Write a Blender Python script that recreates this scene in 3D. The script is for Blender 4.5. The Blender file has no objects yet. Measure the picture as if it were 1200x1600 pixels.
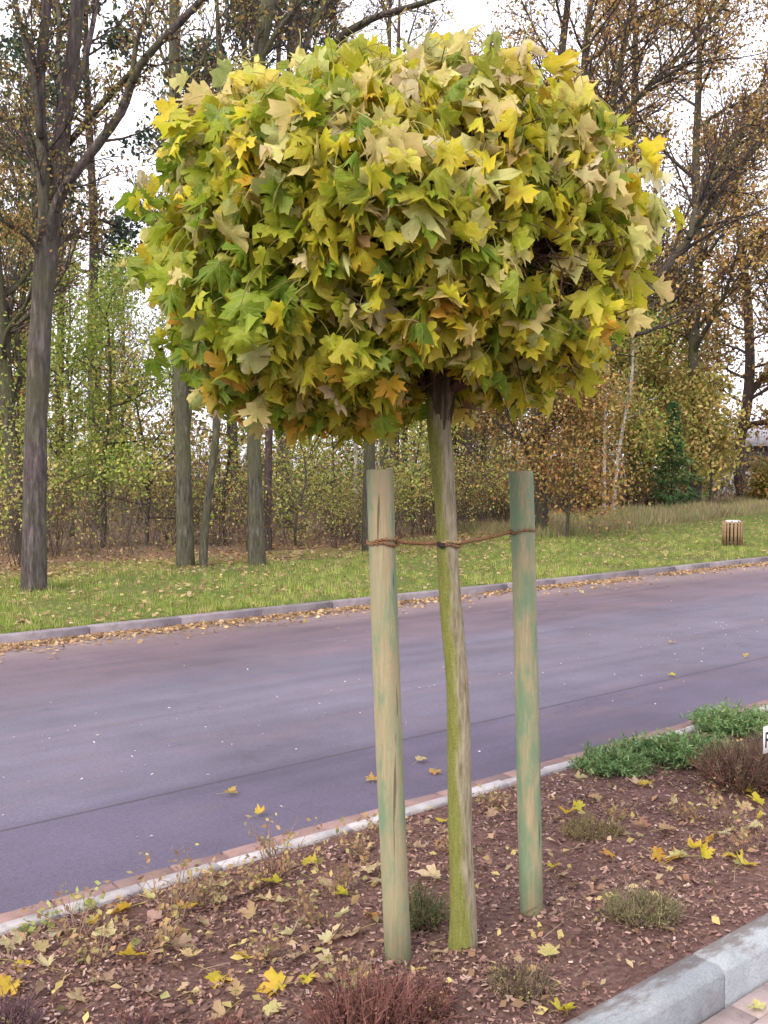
import bpy, math, random
import numpy as np
from mathutils import Vector, Matrix

# ------------------------------------------------------------------ camera, sky, sun, exposure
sc = bpy.context.scene
C = sc.collection
F_PX = 1555.6                      # focal length in pixels of the 1200x1600 photograph
EYE = 1.6
PITCH = math.atan(58 / F_PX)

cam_d = bpy.data.cameras.new("camera")
cam_d.sensor_fit = 'VERTICAL'
cam_d.sensor_height = 36.0
cam_d.sensor_width = 27.0
cam_d.lens = 35.0
cam_d.clip_start = 0.05
cam_d.clip_end = 2000
cam = bpy.data.objects.new("camera", cam_d)
C.objects.link(cam)
cam.location = (0, 0, EYE)
cam.rotation_euler = (math.pi / 2 - PITCH, 0, 0)
sc.camera = cam
sc.render.resolution_x, sc.render.resolution_y = 768, 1024

SUN_EL, SUN_AZ = math.radians(42), math.radians(212)   # azimuth clockwise from +Y
w = bpy.data.worlds.new("World")
sc.world = w
w.use_nodes = True
nt = w.node_tree
nt.nodes.clear()
wo = nt.nodes.new('ShaderNodeOutputWorld')
bg = nt.nodes.new('ShaderNodeBackground')
sky = nt.nodes.new('ShaderNodeTexSky')
sky.sky_type = 'NISHITA'
sky.sun_disc = False
sky.sun_elevation = SUN_EL
sky.sun_rotation = SUN_AZ
sky.air_density = 1.0
sky.dust_density = 3.0
cloud = nt.nodes.new('ShaderNodeTexNoise')             # even high overcast, softly mottled
cloud.inputs['Scale'].default_value = 2.2
cloud.inputs['Detail'].default_value = 4
ramp = nt.nodes.new('ShaderNodeValToRGB')
ramp.color_ramp.elements[0].position = 0.3
ramp.color_ramp.elements[0].color = (0.80, 0.78, 0.90, 1)
ramp.color_ramp.elements[1].position = 0.75
ramp.color_ramp.elements[1].color = (0.98, 0.95, 1.0, 1)
sc_ = nt.nodes.new('ShaderNodeVectorMath')
sc_.operation = 'SCALE'
sc_.inputs['Scale'].default_value = 8.6
mixs = nt.nodes.new('ShaderNodeMix')
mixs.data_type = 'RGBA'
mixs.inputs['Factor'].default_value = 0.9
nt.links.new(cloud.outputs['Fac'], ramp.inputs['Fac'])
nt.links.new(ramp.outputs['Color'], sc_.inputs[0])
nt.links.new(sky.outputs['Color'], mixs.inputs['A'])
nt.links.new(sc_.outputs['Vector'], mixs.inputs['B'])
nt.links.new(mixs.outputs['Result'], bg.inputs['Color'])
bg.inputs['Strength'].default_value = 0.12
nt.links.new(bg.outputs['Background'], wo.inputs['Surface'])

sun_d = bpy.data.lights.new("sun", 'SUN')
sun_d.energy = 1.5
sun_d.angle = math.radians(25)
sun_d.color = (1.0, 0.94, 0.83)
sun = bpy.data.objects.new("sun", sun_d)
C.objects.link(sun)
sdir = Vector((math.sin(SUN_AZ) * math.cos(SUN_EL), math.cos(SUN_AZ) * math.cos(SUN_EL), math.sin(SUN_EL)))
sun.rotation_euler = sdir.to_track_quat('Z', 'Y').to_euler()
sun.location = (0, 0, 30)

sc.view_settings.view_transform = 'Standard'
sc.view_settings.look = 'None'
sc.view_settings.exposure = 1.1
sc.view_settings.gamma = 1.0
sc.render.engine = 'CYCLES'
sc.cycles.use_denoising = True
sc.cycles.max_bounces = 7
sc.cycles.diffuse_bounces = 4
sc.cycles.transmission_bounces = 4
sc.cycles.transparent_max_bounces = 4

# ------------------------------------------------------------------ helpers
RD = np.array([0.766, 0.643, 0.0])          # along the road
RN = np.array([-0.643, 0.766, 0.0])         # across the road, away from the camera
ROADROT = math.atan2(0.643, 0.766)
UP = np.array([0., 0., 1.])


def ray(px, py):
    v = (800 - py) / F_PX
    return np.array([(px - 600) / F_PX, math.cos(PITCH) + v * math.sin(PITCH), -math.sin(PITCH) + v * math.cos(PITCH)])


def ground(px, py, z=0.0):
    D = ray(px, py)
    return D * ((z - EYE) / D[2]) + np.array([0, 0, EYE])


def at(px, py, Y):
    D = ray(px, py)
    return D * (Y / D[1]) + np.array([0, 0, EYE])


def st(s, t, z=0.0):
    return RD * s + RN * t + UP * z


def to_st(p):
    return float(p[:2] @ RD[:2]), float(p[:2] @ RN[:2])


def nrm(a):
    a = np.asarray(a, float)
    return a / (np.linalg.norm(a, axis=-1, keepdims=True) + 1e-9)


def tag(o, label=None, cat=None, group=None, kind=None):
    if label: o['label'] = label
    if cat: o['category'] = cat
    if group: o['group'] = group
    if kind: o['kind'] = kind
    return o


def empty(name, loc=(0, 0, 0), rz=0.0, parent=None):
    o = bpy.data.objects.new(name, None)
    C.objects.link(o)
    o.location = Vector(loc)
    o.rotation_euler = (0, 0, rz)
    o.empty_display_size = 0.1
    if parent: o.parent = parent
    return o


class MB:
    """collects triangles and quads with a point colour and a leaf coordinate"""
    def __init__(self):
        self.v, self.t, self.q, self.c, self.u, self.n = [], [], [], [], [], 0

    def add(self, v, tris=None, quads=None, col=(1, 1, 1), luv=None):
        v = np.asarray(v, float).reshape(-1, 3)
        k = len(v)
        if tris is not None and len(tris): self.t.append(np.asarray(tris, int) + self.n)
        if quads is not None and len(quads): self.q.append(np.asarray(quads, int) + self.n)
        col = np.asarray(col, float)
        if col.ndim == 1: col = np.tile(col, (k, 1))
        self.v.append(v)
        self.c.append(col)
        self.u.append(np.zeros((k, 3)) if luv is None else np.asarray(luv, float))
        self.n += k

    def mesh(self, name, mat=None, smooth=False, origin=None):
        me = bpy.data.meshes.new(name)
        if not self.n: return me
        v = np.concatenate(self.v)
        if origin is not None: v = v - np.asarray(origin)
        t = np.concatenate(self.t) if self.t else np.zeros((0, 3), int)
        q = np.concatenate(self.q) if self.q else np.zeros((0, 4), int)
        me.vertices.add(len(v))
        me.vertices.foreach_set('co', v.ravel())
        nl = t.size + q.size
        me.loops.add(nl)
        me.loops.foreach_set('vertex_index', np.concatenate([t.ravel(), q.ravel()]).astype(np.int32))
        me.polygons.add(len(t) + len(q))
        st_ = np.concatenate([np.arange(len(t)) * 3, t.size + np.arange(len(q)) * 4])
        me.polygons.foreach_set('loop_start', st_.astype(np.int32))
        if smooth: me.polygons.foreach_set('use_smooth', np.ones(len(t) + len(q), bool))
        c = np.concatenate(self.c)
        a = me.attributes.new('col', 'FLOAT_COLOR', 'POINT')
        a.data.foreach_set('color', np.concatenate([c, np.ones((len(c), 1))], 1).astype(np.float32).ravel())
        u = np.concatenate(self.u)
        if np.any(u):
            a = me.attributes.new('luv', 'FLOAT_VECTOR', 'POINT')
            a.data.foreach_set('vector', u.astype(np.float32).ravel())
        me.update(calc_edges=True)
        me.validate()
        if mat: me.materials.append(mat)
        return me

    def obj(self, name, mat=None, parent=None, smooth=False, loc=(0, 0, 0), origin=None, kind=None):
        o = bpy.data.objects.new(name, self.mesh(name, mat, smooth, origin))
        C.objects.link(o)
        o.location = Vector(loc)
        if parent: o.parent = parent
        if kind: o['kind'] = kind
        return o


def link(name, me, parent=None, loc=(0, 0, 0), rot=(0, 0, 0), scale=(1, 1, 1)):
    o = bpy.data.objects.new(name, me)
    C.objects.link(o)
    o.location, o.rotation_euler, o.scale = Vector(loc), rot, scale
    if parent: o.parent = parent
    return o


def copy_tree(o, parent=None):
    c = o.copy()
    C.objects.link(c)
    c.parent = parent
    for ch in o.children: copy_tree(ch, c)
    return c


def add_tube(mb, pts, rad, sides=10, col=(1, 1, 1), cap=True, lump=0.0, rng=None, twist_ref=None):
    pts = np.asarray(pts, float)
    n = len(pts)
    rad = np.broadcast_to(np.asarray(rad, float), (n,))
    tan = nrm(np.gradient(pts, axis=0))
    ref = np.array([1., 0, 0]) if abs(tan[0][0]) < 0.8 else np.array([0, 1., 0])
    if twist_ref is not None: ref = np.asarray(twist_ref, float)
    a = nrm(ref - tan[0] * (ref @ tan[0]))
    V, U = [], []
    ang = np.linspace(0, 2 * np.pi, sides, endpoint=False)
    L = 0.0
    for i in range(n):
        a = nrm(a - tan[i] * (a @ tan[i]))
        b = np.cross(tan[i], a)
        r = rad[i] * (1 + (rng.normal(0, lump, sides) if lump else 0))
        V.append(pts[i] + (np.cos(ang) * r)[:, None] * a + (np.sin(ang) * r)[:, None] * b)
        if i: L += np.linalg.norm(pts[i] - pts[i - 1])
        U.append(np.stack([np.cos(ang), np.sin(ang), np.full(sides, L)], 1))
    k = np.arange(sides)
    k2 = (k + 1) % sides
    Q = np.concatenate([np.stack([i * sides + k, i * sides + k2, (i + 1) * sides + k2, (i + 1) * sides + k], 1) for i in range(n - 1)])
    V = np.concatenate(V)
    U = np.concatenate(U)
    T = []
    if cap:
        V = np.concatenate([V, pts[:1], pts[-1:]])
        U = np.concatenate([U, [[0, 0, 0]], [[0, 0, L]]])
        m = n * sides
        T = np.concatenate([np.stack([np.full(sides, m), k2, k], 1), np.stack([np.full(sides, m + 1), (n - 1) * sides + k, (n - 1) * sides + k2], 1)])
    mb.add(V, T, Q, col, U)


def add_sticks(mb, p0, p1, r0, r1, sides=3, col=(1, 1, 1)):
    p0, p1 = np.asarray(p0, float), np.asarray(p1, float)
    n = len(p0)
    if not n: return
    d = nrm(p1 - p0)
    ref = np.where(np.abs(d[:, 2:3]) < 0.9, np.array([[0, 0, 1.]]), np.array([[1., 0, 0]]))
    a = nrm(np.cross(d, ref))
    b = np.cross(d, a)
    ang = np.linspace(0, 2 * np.pi, sides, endpoint=False)
    ring = np.cos(ang)[None, :, None] * a[:, None] + np.sin(ang)[None, :, None] * b[:, None]
    V = np.concatenate([p0[:, None] + ring * np.asarray(r0, float).reshape(-1, 1, 1), p1[:, None] + ring * np.asarray(r1, float).reshape(-1, 1, 1)], 1)
    k = np.arange(sides)
    k2 = (k + 1) % sides
    q = np.stack([k, k2, sides + k2, sides + k], 1)
    Q = (q[None] + (np.arange(n) * 2 * sides)[:, None, None]).reshape(-1, 4)
    col = np.asarray(col, float)
    if col.ndim == 2: col = np.repeat(col, 2 * sides, 0)
    mb.add(V.reshape(-1, 3), None, Q, col)


def frames(tip, nor):
    y = nrm(tip)
    z = nrm(nor - y * np.sum(nor * y, -1, keepdims=True))
    x = np.cross(y, z)
    return np.stack([x, y, z], -1)


def add_scatter(mb, tv, tt, pos, R, scale, col, luv=None):
    """template (verts, tris) put at pos with rotation R, scale and a colour each"""
    n, k = len(pos), len(tv)
    if not n: return
    V = np.einsum('nij,kj->nki', R, tv) * np.asarray(scale, float).reshape(-1, 1, 1) + pos[:, None]
    T = (np.asarray(tt)[None] + (np.arange(n) * k)[:, None, None]).reshape(-1, len(tt[0]))
    col = np.repeat(np.asarray(col, float), k, 0) if np.asarray(col).ndim == 2 else col
    u = None if luv is None else np.tile(luv, (n, 1))
    if len(tt[0]) == 3: mb.add(V.reshape(-1, 3), T, None, col, u)
    else: mb.add(V.reshape(-1, 3), None, T, col, u)


def rand_dirs(rng, n):
    return nrm(rng.normal(size=(n, 3)))


def pick(rng, n, pal, wts, jit=0.15):
    pal = np.asarray(pal, float)
    wts = np.asarray(wts, float)
    i = rng.choice(len(pal), n, p=wts / wts.sum())
    j = rng.choice(len(pal), n, p=wts / wts.sum())
    f = rng.random((n, 1)) * 0.35
    c = pal[i] * (1 - f) + pal[j] * f
    return np.clip(c * (1 + rng.normal(0, jit, (n, 1))), 0.005, 0.95)


# ------------------------------------------------------------------ materials
class NT:
    def __init__(self, name):
        self.m = bpy.data.materials.new(name)
        self.m.use_nodes = True
        self.t = self.m.node_tree
        self.t.nodes.clear()
        self.out = self.n('ShaderNodeOutputMaterial')

    def n(self, kind, **kw):
        nd = self.t.nodes.new(kind)
        for k, v in kw.items(): setattr(nd, k, v)
        return nd

    def l(self, a, b): self.t.links.new(a, b)

    def noise(self, vec, scale, detail=4, rough=0.55):
        nd = self.n('ShaderNodeTexNoise')
        nd.inputs['Scale'].default_value = scale
        nd.inputs['Detail'].default_value = detail
        nd.inputs['Roughness'].default_value = rough
        if vec is not None: self.l(vec, nd.inputs['Vector'])
        return nd.outputs['Fac']

    def ramp(self, fac, stops):
        nd = self.n('ShaderNodeValToRGB')
        e = nd.color_ramp.elements
        while len(e) < len(stops): e.new(0.5)
        for k, (p, c) in enumerate(stops):
            e[k].position = p
            e[k].color = (*(c if hasattr(c, '__len__') else (c, c, c)), 1)
        self.l(fac, nd.inputs['Fac'])
        return nd.outputs['Color']

    def mix(self, fac, a, b, mode='MIX'):
        nd = self.n('ShaderNodeMix', data_type='RGBA', blend_type=mode)
        for sock, val in (('Factor', fac), ('A', a), ('B', b)):
            s = nd.inputs[sock]
            if isinstance(val, (int, float)): s.default_value = val if sock == 'Factor' else (val, val, val, 1)
            elif isinstance(val, tuple): s.default_value = (*val, 1)
            else: self.l(val, s)
        return nd.outputs['Result']

    def math(self, op, a, b=None, c=None):
        nd = self.n('ShaderNodeMath', operation=op)
        for k, val in enumerate((a, b, c)):
            if val is None: continue
            if isinstance(val, (int, float)): nd.inputs[k].default_value = val
            else: self.l(val, nd.inputs[k])
        return nd.outputs[0]

    def mapping(self, vec, scale=(1, 1, 1), rot=(0, 0, 0)):
        nd = self.n('ShaderNodeMapping')
        nd.inputs['Scale'].default_value = scale
        nd.inputs['Rotation'].default_value = rot
        self.l(vec, nd.inputs['Vector'])
        return nd.outputs[0]

    def attr(self, name):
        return self.n('ShaderNodeAttribute', attribute_name=name)

    def obj_co(self): return self.n('ShaderNodeTexCoord').outputs['Object']

    def sep(self, vec):
        nd = self.n('ShaderNodeSeparateXYZ')
        self.l(vec, nd.inputs[0])
        return nd.outputs

    def bump(self, h, strength=0.4, dist=0.01):
        nd = self.n('ShaderNodeBump')
        nd.inputs['Strength'].default_value = strength
        nd.inputs['Distance'].default_value = dist
        self.l(h, nd.inputs['Height'])
        return nd.outputs[0]

    def pbr(self, col, rough=0.8, bump=None, spec=0.3):
        p = self.n('ShaderNodeBsdfPrincipled')
        if isinstance(col, tuple): p.inputs['Base Color'].default_value = (*col, 1)
        else: self.l(col, p.inputs['Base Color'])
        if isinstance(rough, (int, float)): p.inputs['Roughness'].default_value = rough
        else: self.l(rough, p.inputs['Roughness'])
        p.inputs['Specular IOR Level'].default_value = spec
        if bump is not None: self.l(bump, p.inputs['Normal'])
        return p.outputs[0]

    def done(self, sh):
        self.l(sh, self.out.inputs['Surface'])
        return self.m


def mat_leafy(name, trans=0.3, rough=0.6):
    """foliage coloured by its point colour, letting some light through"""
    n = NT(name)
    c = n.attr('col').outputs['Color']
    b = n.pbr(c, rough, None, 0.25)
    tr = n.n('ShaderNodeBsdfTranslucent')
    n.l(c, tr.inputs['Color'])
    mx = n.n('ShaderNodeMixShader')
    mx.inputs[0].default_value = trans
    n.l(b, mx.inputs[1])
    n.l(tr.outputs[0], mx.inputs[2])
    return n.done(mx.outputs[0])


def mat_maple(name, from_object):
    n = NT(name)
    if from_object:
        oi = n.n('ShaderNodeObjectInfo')
        base, seed = oi.outputs['Color'], oi.outputs['Random']
    else:
        base = n.attr('col').outputs['Color']
        geo = n.n('ShaderNodeNewGeometry')
        seed = geo.outputs['Random Per Island']
    luv = n.attr('luv').outputs['Vector']
    x, y, z = n.sep(luv)
    off = n.n('ShaderNodeVectorMath', operation='ADD')
    cmb = n.n('ShaderNodeCombineXYZ')
    sd = n.math('MULTIPLY', seed, 37.0)
    n.l(sd, cmb.inputs[2])
    n.l(luv, off.inputs[0])
    n.l(cmb.outputs[0], off.inputs[1])
    blot = n.noise(off.outputs[0], 2.6, 4, 0.6)
    spots = n.noise(off.outputs[0], 11.0, 3, 0.6)
    r = n.n('ShaderNodeVectorMath', operation='LENGTH')
    pl = n.n('ShaderNodeCombineXYZ')
    n.l(x, pl.inputs[0])
    n.l(y, pl.inputs[1])
    n.l(pl.outputs[0], r.inputs[0])
    rr = r.outputs['Value']
    # greener along the middle, yellower or drier to the rim
    hs = n.n('ShaderNodeHueSaturation')
    hs.inputs['Hue'].default_value = 0.465
    hs.inputs['Saturation'].default_value = 0.95
    hs.inputs['Value'].default_value = 1.15
    n.l(base, hs.inputs['Color'])
    gr = n.n('ShaderNodeHueSaturation')
    gr.inputs['Hue'].default_value = 0.515
    gr.inputs['Value'].default_value = 0.82
    n.l(base, gr.inputs['Color'])
    k = n.math('ADD', n.math('MULTIPLY', rr, 0.55), n.math('MULTIPLY', n.math('SUBTRACT', blot, 0.5), 1.8))
    kf = n.n('ShaderNodeClamp')
    n.l(k, kf.inputs['Value'])
    col = n.mix(kf.outputs[0], gr.outputs[0], hs.outputs[0])
    sp = n.ramp(spots, [(0.66, 0.0), (0.74, 1.0)])
    sp2 = n.math('MULTIPLY', sp, 0.45)
    col = n.mix(sp2, col, (0.16, 0.085, 0.03))
    # veins
    ang = n.math('ABSOLUTE', n.math('ARCTAN2', x, y))
    pp = n.math('PINGPONG', ang, 0.38)      # 0 on the midrib and on the lobe ribs
    dist = n.math('MULTIPLY', rr, n.math('SINE', pp))
    vein = n.math('LESS_THAN', dist, 0.016)
    side = n.math('LESS_THAN', n.math('PINGPONG', n.math('ADD', rr, n.math('MULTIPLY', pp, -0.7)), 0.07), 0.007)
    vf = n.math('ADD', n.math('MULTIPLY', vein, 0.5), n.math('MULTIPLY', side, 0.18))
    pet = n.math('GREATER_THAN', z, 0.5)
    vcol = n.mix(0.5, base, (0.62, 0.56, 0.22))
    vfc = n.n('ShaderNodeClamp')
    n.l(vf, vfc.inputs['Value'])
    col = n.mix(vfc.outputs[0], col, vcol)
    col = n.mix(pet, col, (0.52, 0.46, 0.16))
    bm = n.bump(n.math('ADD', blot, n.math('MULTIPLY', vein, -0.6)), 0.5, 0.02)
    b = n.pbr(col, 0.5, bm, 0.35)
    tr = n.n('ShaderNodeBsdfTranslucent')
    n.l(col, tr.inputs['Color'])
    mx = n.n('ShaderNodeMixShader')
    mx.inputs[0].default_value = 0.48
    n.l(b, mx.inputs[1])
    n.l(tr.outputs[0], mx.inputs[2])
    return n.done(mx.outputs[0])


def mat_bark(name, c1, c2, moss=None, scale=9.0):
    n = NT(name)
    co = n.obj_co()
    m1 = n.mapping(co, (1, 1, 0.18))
    a = n.noise(m1, scale * 3, 6, 0.65)
    b = n.noise(co, scale * 0.12, 3)
    col = n.mix(n.ramp(a, [(0.35, 0.0), (0.68, 1.0)]), c1, c2)
    if moss: col = n.mix(n.ramp(b, [(0.42, 0.0), (0.62, 0.8)]), col, moss)
    h = n.ramp(a, [(0.35, 0.0), (0.6, 1.0)])
    return n.done(n.pbr(col, 0.9, n.bump(h, 0.8, 0.03), 0.15))


M = {}
M['maple_one'] = mat_maple('maple_leaf_single', True)
M['maple_many'] = mat_maple('maple_leaf_mass', False)
M['leafy'] = mat_leafy('small_leaves', 0.35)
M['dry'] = mat_leafy('dry_stalks', 0.08, 0.85)
M['grass'] = mat_leafy('grass_blades', 0.25, 0.6)
M['bark_oak'] = mat_bark('bark_oak', (0.045, 0.038, 0.034), (0.16, 0.135, 0.115), (0.10, 0.105, 0.045))
M['bark_violet'] = mat_bark('bark_violet', (0.05, 0.040, 0.042), (0.19, 0.15, 0.145), (0.10, 0.10, 0.055), 7)
M['bark_green'] = mat_bark('bark_green', (0.055, 0.050, 0.038), (0.175, 0.158, 0.120), (0.125, 0.130, 0.065))
M['bark_pine'] = mat_bark('bark_pine', (0.05, 0.036, 0.032), (0.15, 0.11, 0.095))
M['bark_birch'] = mat_bark('bark_birch', (0.22, 0.18, 0.15), (0.62, 0.56, 0.50), None, 5)
M['twig'] = mat_bark('bark_twig', (0.07, 0.054, 0.052), (0.15, 0.12, 0.108))
M['maple_twig'] = mat_bark('bark_maple_twig', (0.085, 0.045, 0.034), (0.17, 0.095, 0.065))


M['graft'] = mat_bark('bark_graft', (0.065, 0.048, 0.036), (0.17, 0.13, 0.095), (0.12, 0.115, 0.045), 14)


def mat_post():
    n = NT('treated_pine')
    co = n.obj_co()
    oi = n.n('ShaderNodeObjectInfo')
    sh = n.n('ShaderNodeVectorMath', operation='ADD')
    cb = n.n('ShaderNodeCombineXYZ')
    n.l(n.math('MULTIPLY', oi.outputs['Random'], 9.0), cb.inputs[2])
    n.l(co, sh.inputs[0])
    n.l(cb.outputs[0], sh.inputs[1])
    v = sh.outputs[0]
    grain = n.math('ADD', n.math('MULTIPLY', n.noise(n.mapping(v, (1, 1, 0.05)), 150, 6, 0.75), 0.75), n.math('MULTIPLY', n.noise(v, 260, 3, 0.7), 0.25))
    broad = n.noise(n.mapping(v, (1, 1, 0.2)), 14, 4, 0.6)
    col = n.ramp(grain, [(0.25, (0.19, 0.15, 0.08)), (0.5, (0.335, 0.268, 0.16)), (0.75, (0.44, 0.37, 0.24))])
    col = n.mix(n.ramp(broad, [(0.40, 0.05), (0.66, 0.7)]), col, (0.235, 0.25, 0.145))
    green = n.noise(n.mapping(v, (1, 1, 0.20)), 16, 6, 0.72)
    stn = n.sep(oi.outputs['Color'])[0]
    gs = n.ramp(n.math('ADD', green, n.math('MULTIPLY', stn, 0.13)), [(0.50, 0.0), (0.64, 0.80)])
    col = n.mix(gs, col, (0.12, 0.22, 0.13))
    # knots
    vo = n.n('ShaderNodeTexVoronoi')
    vo.inputs['Scale'].default_value = 6.5
    n.l(n.mapping(v, (1, 1, 0.62)), vo.inputs['Vector'])
    kn = n.ramp(vo.outputs['Distance'], [(0.055, 1.0), (0.13, 0.0)])
    col = n.mix(n.math('MULTIPLY', kn, 0.75), col, (0.17, 0.075, 0.035))
    # long drying cracks
    cr = n.noise(n.mapping(v, (1, 1, 0.05)), 42, 3, 0.5)
    crk = n.ramp(cr, [(0.665, 0.0), (0.69, 1.0)])
    col = n.mix(n.math('MULTIPLY', crk, 0.7), col, (0.06, 0.045, 0.03))
    # damp, soil-stained foot
    z = n.sep(co)[2]
    foot = n.math('MULTIPLY', n.ramp(n.math('ADD', z, n.math('MULTIPLY', broad, 0.25)), [(0.14, 1.0), (0.32, 0.0)]), 0.55)
    col = n.mix(foot, col, (0.10, 0.09, 0.05))
    h = n.math('SUBTRACT', grain, n.math('MULTIPLY', crk, 1.2))
    return n.done(n.pbr(col, 0.72, n.bump(h, 0.45, 0.004), 0.3))


def mat_maple_trunk():
    n = NT('maple_trunk_bark')
    co = n.obj_co()
    luv = n.attr('luv').outputs['Vector']
    ux, uy, uz = n.sep(luv)
    fis = n.noise(n.mapping(co, (1, 1, 0.13)), 95, 6, 0.7)
    bro = n.noise(n.mapping(co, (1, 1, 0.4)), 12, 4, 0.6)
    bark = n.ramp(fis, [(0.30, (0.115, 0.095, 0.055)), (0.47, (0.235, 0.20, 0.13)), (0.7, (0.38, 0.335, 0.24))])
    fine = n.noise(co, 190, 3, 0.6)
    alg = n.ramp(n.math('ADD', n.math('MULTIPLY', fine, 0.6), n.math('MULTIPLY', fis, 0.4)), [(0.32, (0.095, 0.105, 0.022)), (0.5, (0.17, 0.18, 0.035)), (0.7, (0.26, 0.255, 0.07))])
    # algae on the weather side and round the foot
    side = n.math('ADD', n.math('MULTIPLY', ux, -1.15), n.math('MULTIPLY', uy, 0.10))
    low = n.ramp(uz, [(0.0, 0.35), (0.20, 0.80), (0.60, 0.05), (1.0, 0.0)])
    k = n.math('ADD', n.math('ADD', side, n.math('MULTIPLY', low, 0.9)), n.math('MULTIPLY', n.math('SUBTRACT', bro, 0.5), 2.2))
    k = n.math('ADD', k, 0.18)
    kk = n.ramp(k, [(0.0, 0.0), (0.60, 1.0)])
    col = n.mix(n.math('MULTIPLY', kk, 0.9), bark, alg)
    return n.done(n.pbr(col, 0.85, n.bump(fis, 0.55, 0.006), 0.2))


def mat_road():
    n = NT('asphalt')
    co = n.obj_co()
    x, y, z = n.sep(co)
    streak = n.noise(n.mapping(co, (0.10, 1.3, 1)), 3.0, 5, 0.6)
    big = n.noise(n.mapping(co, (0.35, 1, 1)), 0.9, 4, 0.6)
    grit = n.noise(co, 150, 3, 0.75)
    grit2 = n.noise(co, 420, 2, 0.7)
    yy = n.math('ADD', y, n.math('MULTIPLY', n.math('SUBTRACT', big, 0.5), 0.5))
    band = n.n('ShaderNodeMapRange')
    band.inputs['From Min'].default_value = 3.4
    band.inputs['From Max'].default_value = 9.6
    n.l(yy, band.inputs['Value'])
    col = n.ramp(band.outputs[0], [(0.0, (0.106, 0.088, 0.132)), (0.17, (0.108, 0.092, 0.138)), (0.195, (0.133, 0.118, 0.164)), (0.40, (0.150, 0.134, 0.176)),
                                   (0.54, (0.134, 0.121, 0.162)), (0.62, (0.140, 0.108, 0.138)), (0.80, (0.138, 0.098, 0.118)), (0.90, (0.225, 0.165, 0.165)), (1.0, (0.23, 0.175, 0.17))])
    col = n.mix(1.0, col, n.ramp(n.noise(co, 0.75, 5, 0.65), [(0.33, 0.70), (0.5, 0.86), (0.68, 1.0)]), 'MULTIPLY')
    col = n.mix(0.38, col, n.ramp(streak, [(0.3, 0.62), (0.5, 1.0), (0.72, 1.35)]), 'MULTIPLY')
    agg = n.noise(co, 48, 4, 0.8)
    col = n.mix(0.5, col, n.ramp(agg, [(0.32, 0.6), (0.5, 1.0), (0.68, 1.4)]), 'MULTIPLY')
    ck = n.n('ShaderNodeTexVoronoi', feature='DISTANCE_TO_EDGE')
    ck.inputs['Scale'].default_value = 0.55
    wv = n.n('ShaderNodeVectorMath', operation='ADD')
    wn = n.n('ShaderNodeTexNoise')
    wn.inputs['Scale'].default_value = 3.0
    n.l(co, wn.inputs['Vector'])
    n.l(co, wv.inputs[0])
    n.l(wn.outputs['Color'], wv.inputs[1])
    n.l(wv.outputs[0], ck.inputs['Vector'])
    col = n.mix(n.math('MULTIPLY', n.math('LESS_THAN', ck.outputs['Distance'], 0.006), n.ramp(big, [(0.5, 0.0), (0.6, 0.5)])), col, (0.06, 0.05, 0.06))
    col = n.mix(0.8, col, n.ramp(grit, [(0.3, 0.6), (0.5, 1.0), (0.7, 1.45)]), 'MULTIPLY')
    col = n.mix(n.math('MULTIPLY', n.ramp(grit2, [(0.66, 0.0), (0.74, 1.0)]), 0.35), col, (0.42, 0.38, 0.38))
    rust = n.noise(n.mapping(co, (0.3, 1, 1)), 1.7, 5, 0.7)
    col = n.mix(n.math('MULTIPLY', n.ramp(rust, [(0.52, 0.0), (0.7, 1.0)]), 0.30), col, (0.21, 0.125, 0.115))
    # the straight joint between the two asphalt strips
    jo = n.math('ABSOLUTE', n.math('SUBTRACT', n.math('ADD', y, n.math('MULTIPLY', grit, 0.02)), 4.5))
    col = n.mix(n.math('MULTIPLY', n.math('LESS_THAN', jo, 0.012), 0.7), col, (0.05, 0.04, 0.05))
    r = n.ramp(streak, [(0.3, 0.55), (0.7, 0.8)])
    return n.done(n.pbr(col, r, n.bump(n.math('ADD', grit, n.math('MULTIPLY', big, 2.0)), 0.5, 0.006), 0.35))


def mat_stone(name, c1, c2, stain, s=6.0, bump=0.4, dirt=None):
    n = NT(name)
    co = n.obj_co()
    oi = n.n('ShaderNodeObjectInfo')
    sh = n.n('ShaderNodeVectorMath', operation='ADD')
    cb = n.n('ShaderNodeCombineXYZ')
    n.l(n.math('MULTIPLY', oi.outputs['Random'], 31.0), cb.inputs[0])
    n.l(co, sh.inputs[0])
    n.l(cb.outputs[0], sh.inputs[1])
    v = sh.outputs[0]
    a = n.noise(v, s, 5, 0.65)
    g = n.noise(v, s * 28, 3, 0.7)
    d = n.noise(v, s * 0.7, 5, 0.7)
    col = n.mix(n.ramp(a, [(0.35, 0.0), (0.65, 1.0)]), c1, c2)
    col = n.mix(0.6, col, n.ramp(g, [(0.3, 0.65), (0.5, 1.0), (0.7, 1.3)]), 'MULTIPLY')
    tone = n.math('ADD', 0.82, n.math('MULTIPLY', oi.outputs['Random'], 0.34))
    tn = n.n('ShaderNodeCombineColor')
    for k in range(3): n.l(tone, tn.inputs[k])
    col = n.mix(1.0, col, tn.outputs[0], 'MULTIPLY')
    col = n.mix(n.math('MULTIPLY', n.ramp(d, [(0.52, 0.0), (0.68, 1.0)]), 0.75), col, stain)
    if dirt:                                     # soil washed from the bed onto the back of the stone
        y = n.sep(co)[1]
        e = n.noise(n.mapping(v, (0.35, 1, 1)), 16, 6, 0.75)
        k = n.math('ADD', n.math('MULTIPLY', y, 9.0), n.math('MULTIPLY', n.math('SUBTRACT', e, 0.42), 3.4))
        col = n.mix(n.math('MULTIPLY', n.ramp(k, [(0.15, 0.0), (0.6, 1.0)]), 0.72), col, dirt)
    return n.done(n.pbr(col, 0.88, n.bump(n.math('ADD', a, g), bump, 0.006), 0.25))


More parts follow.
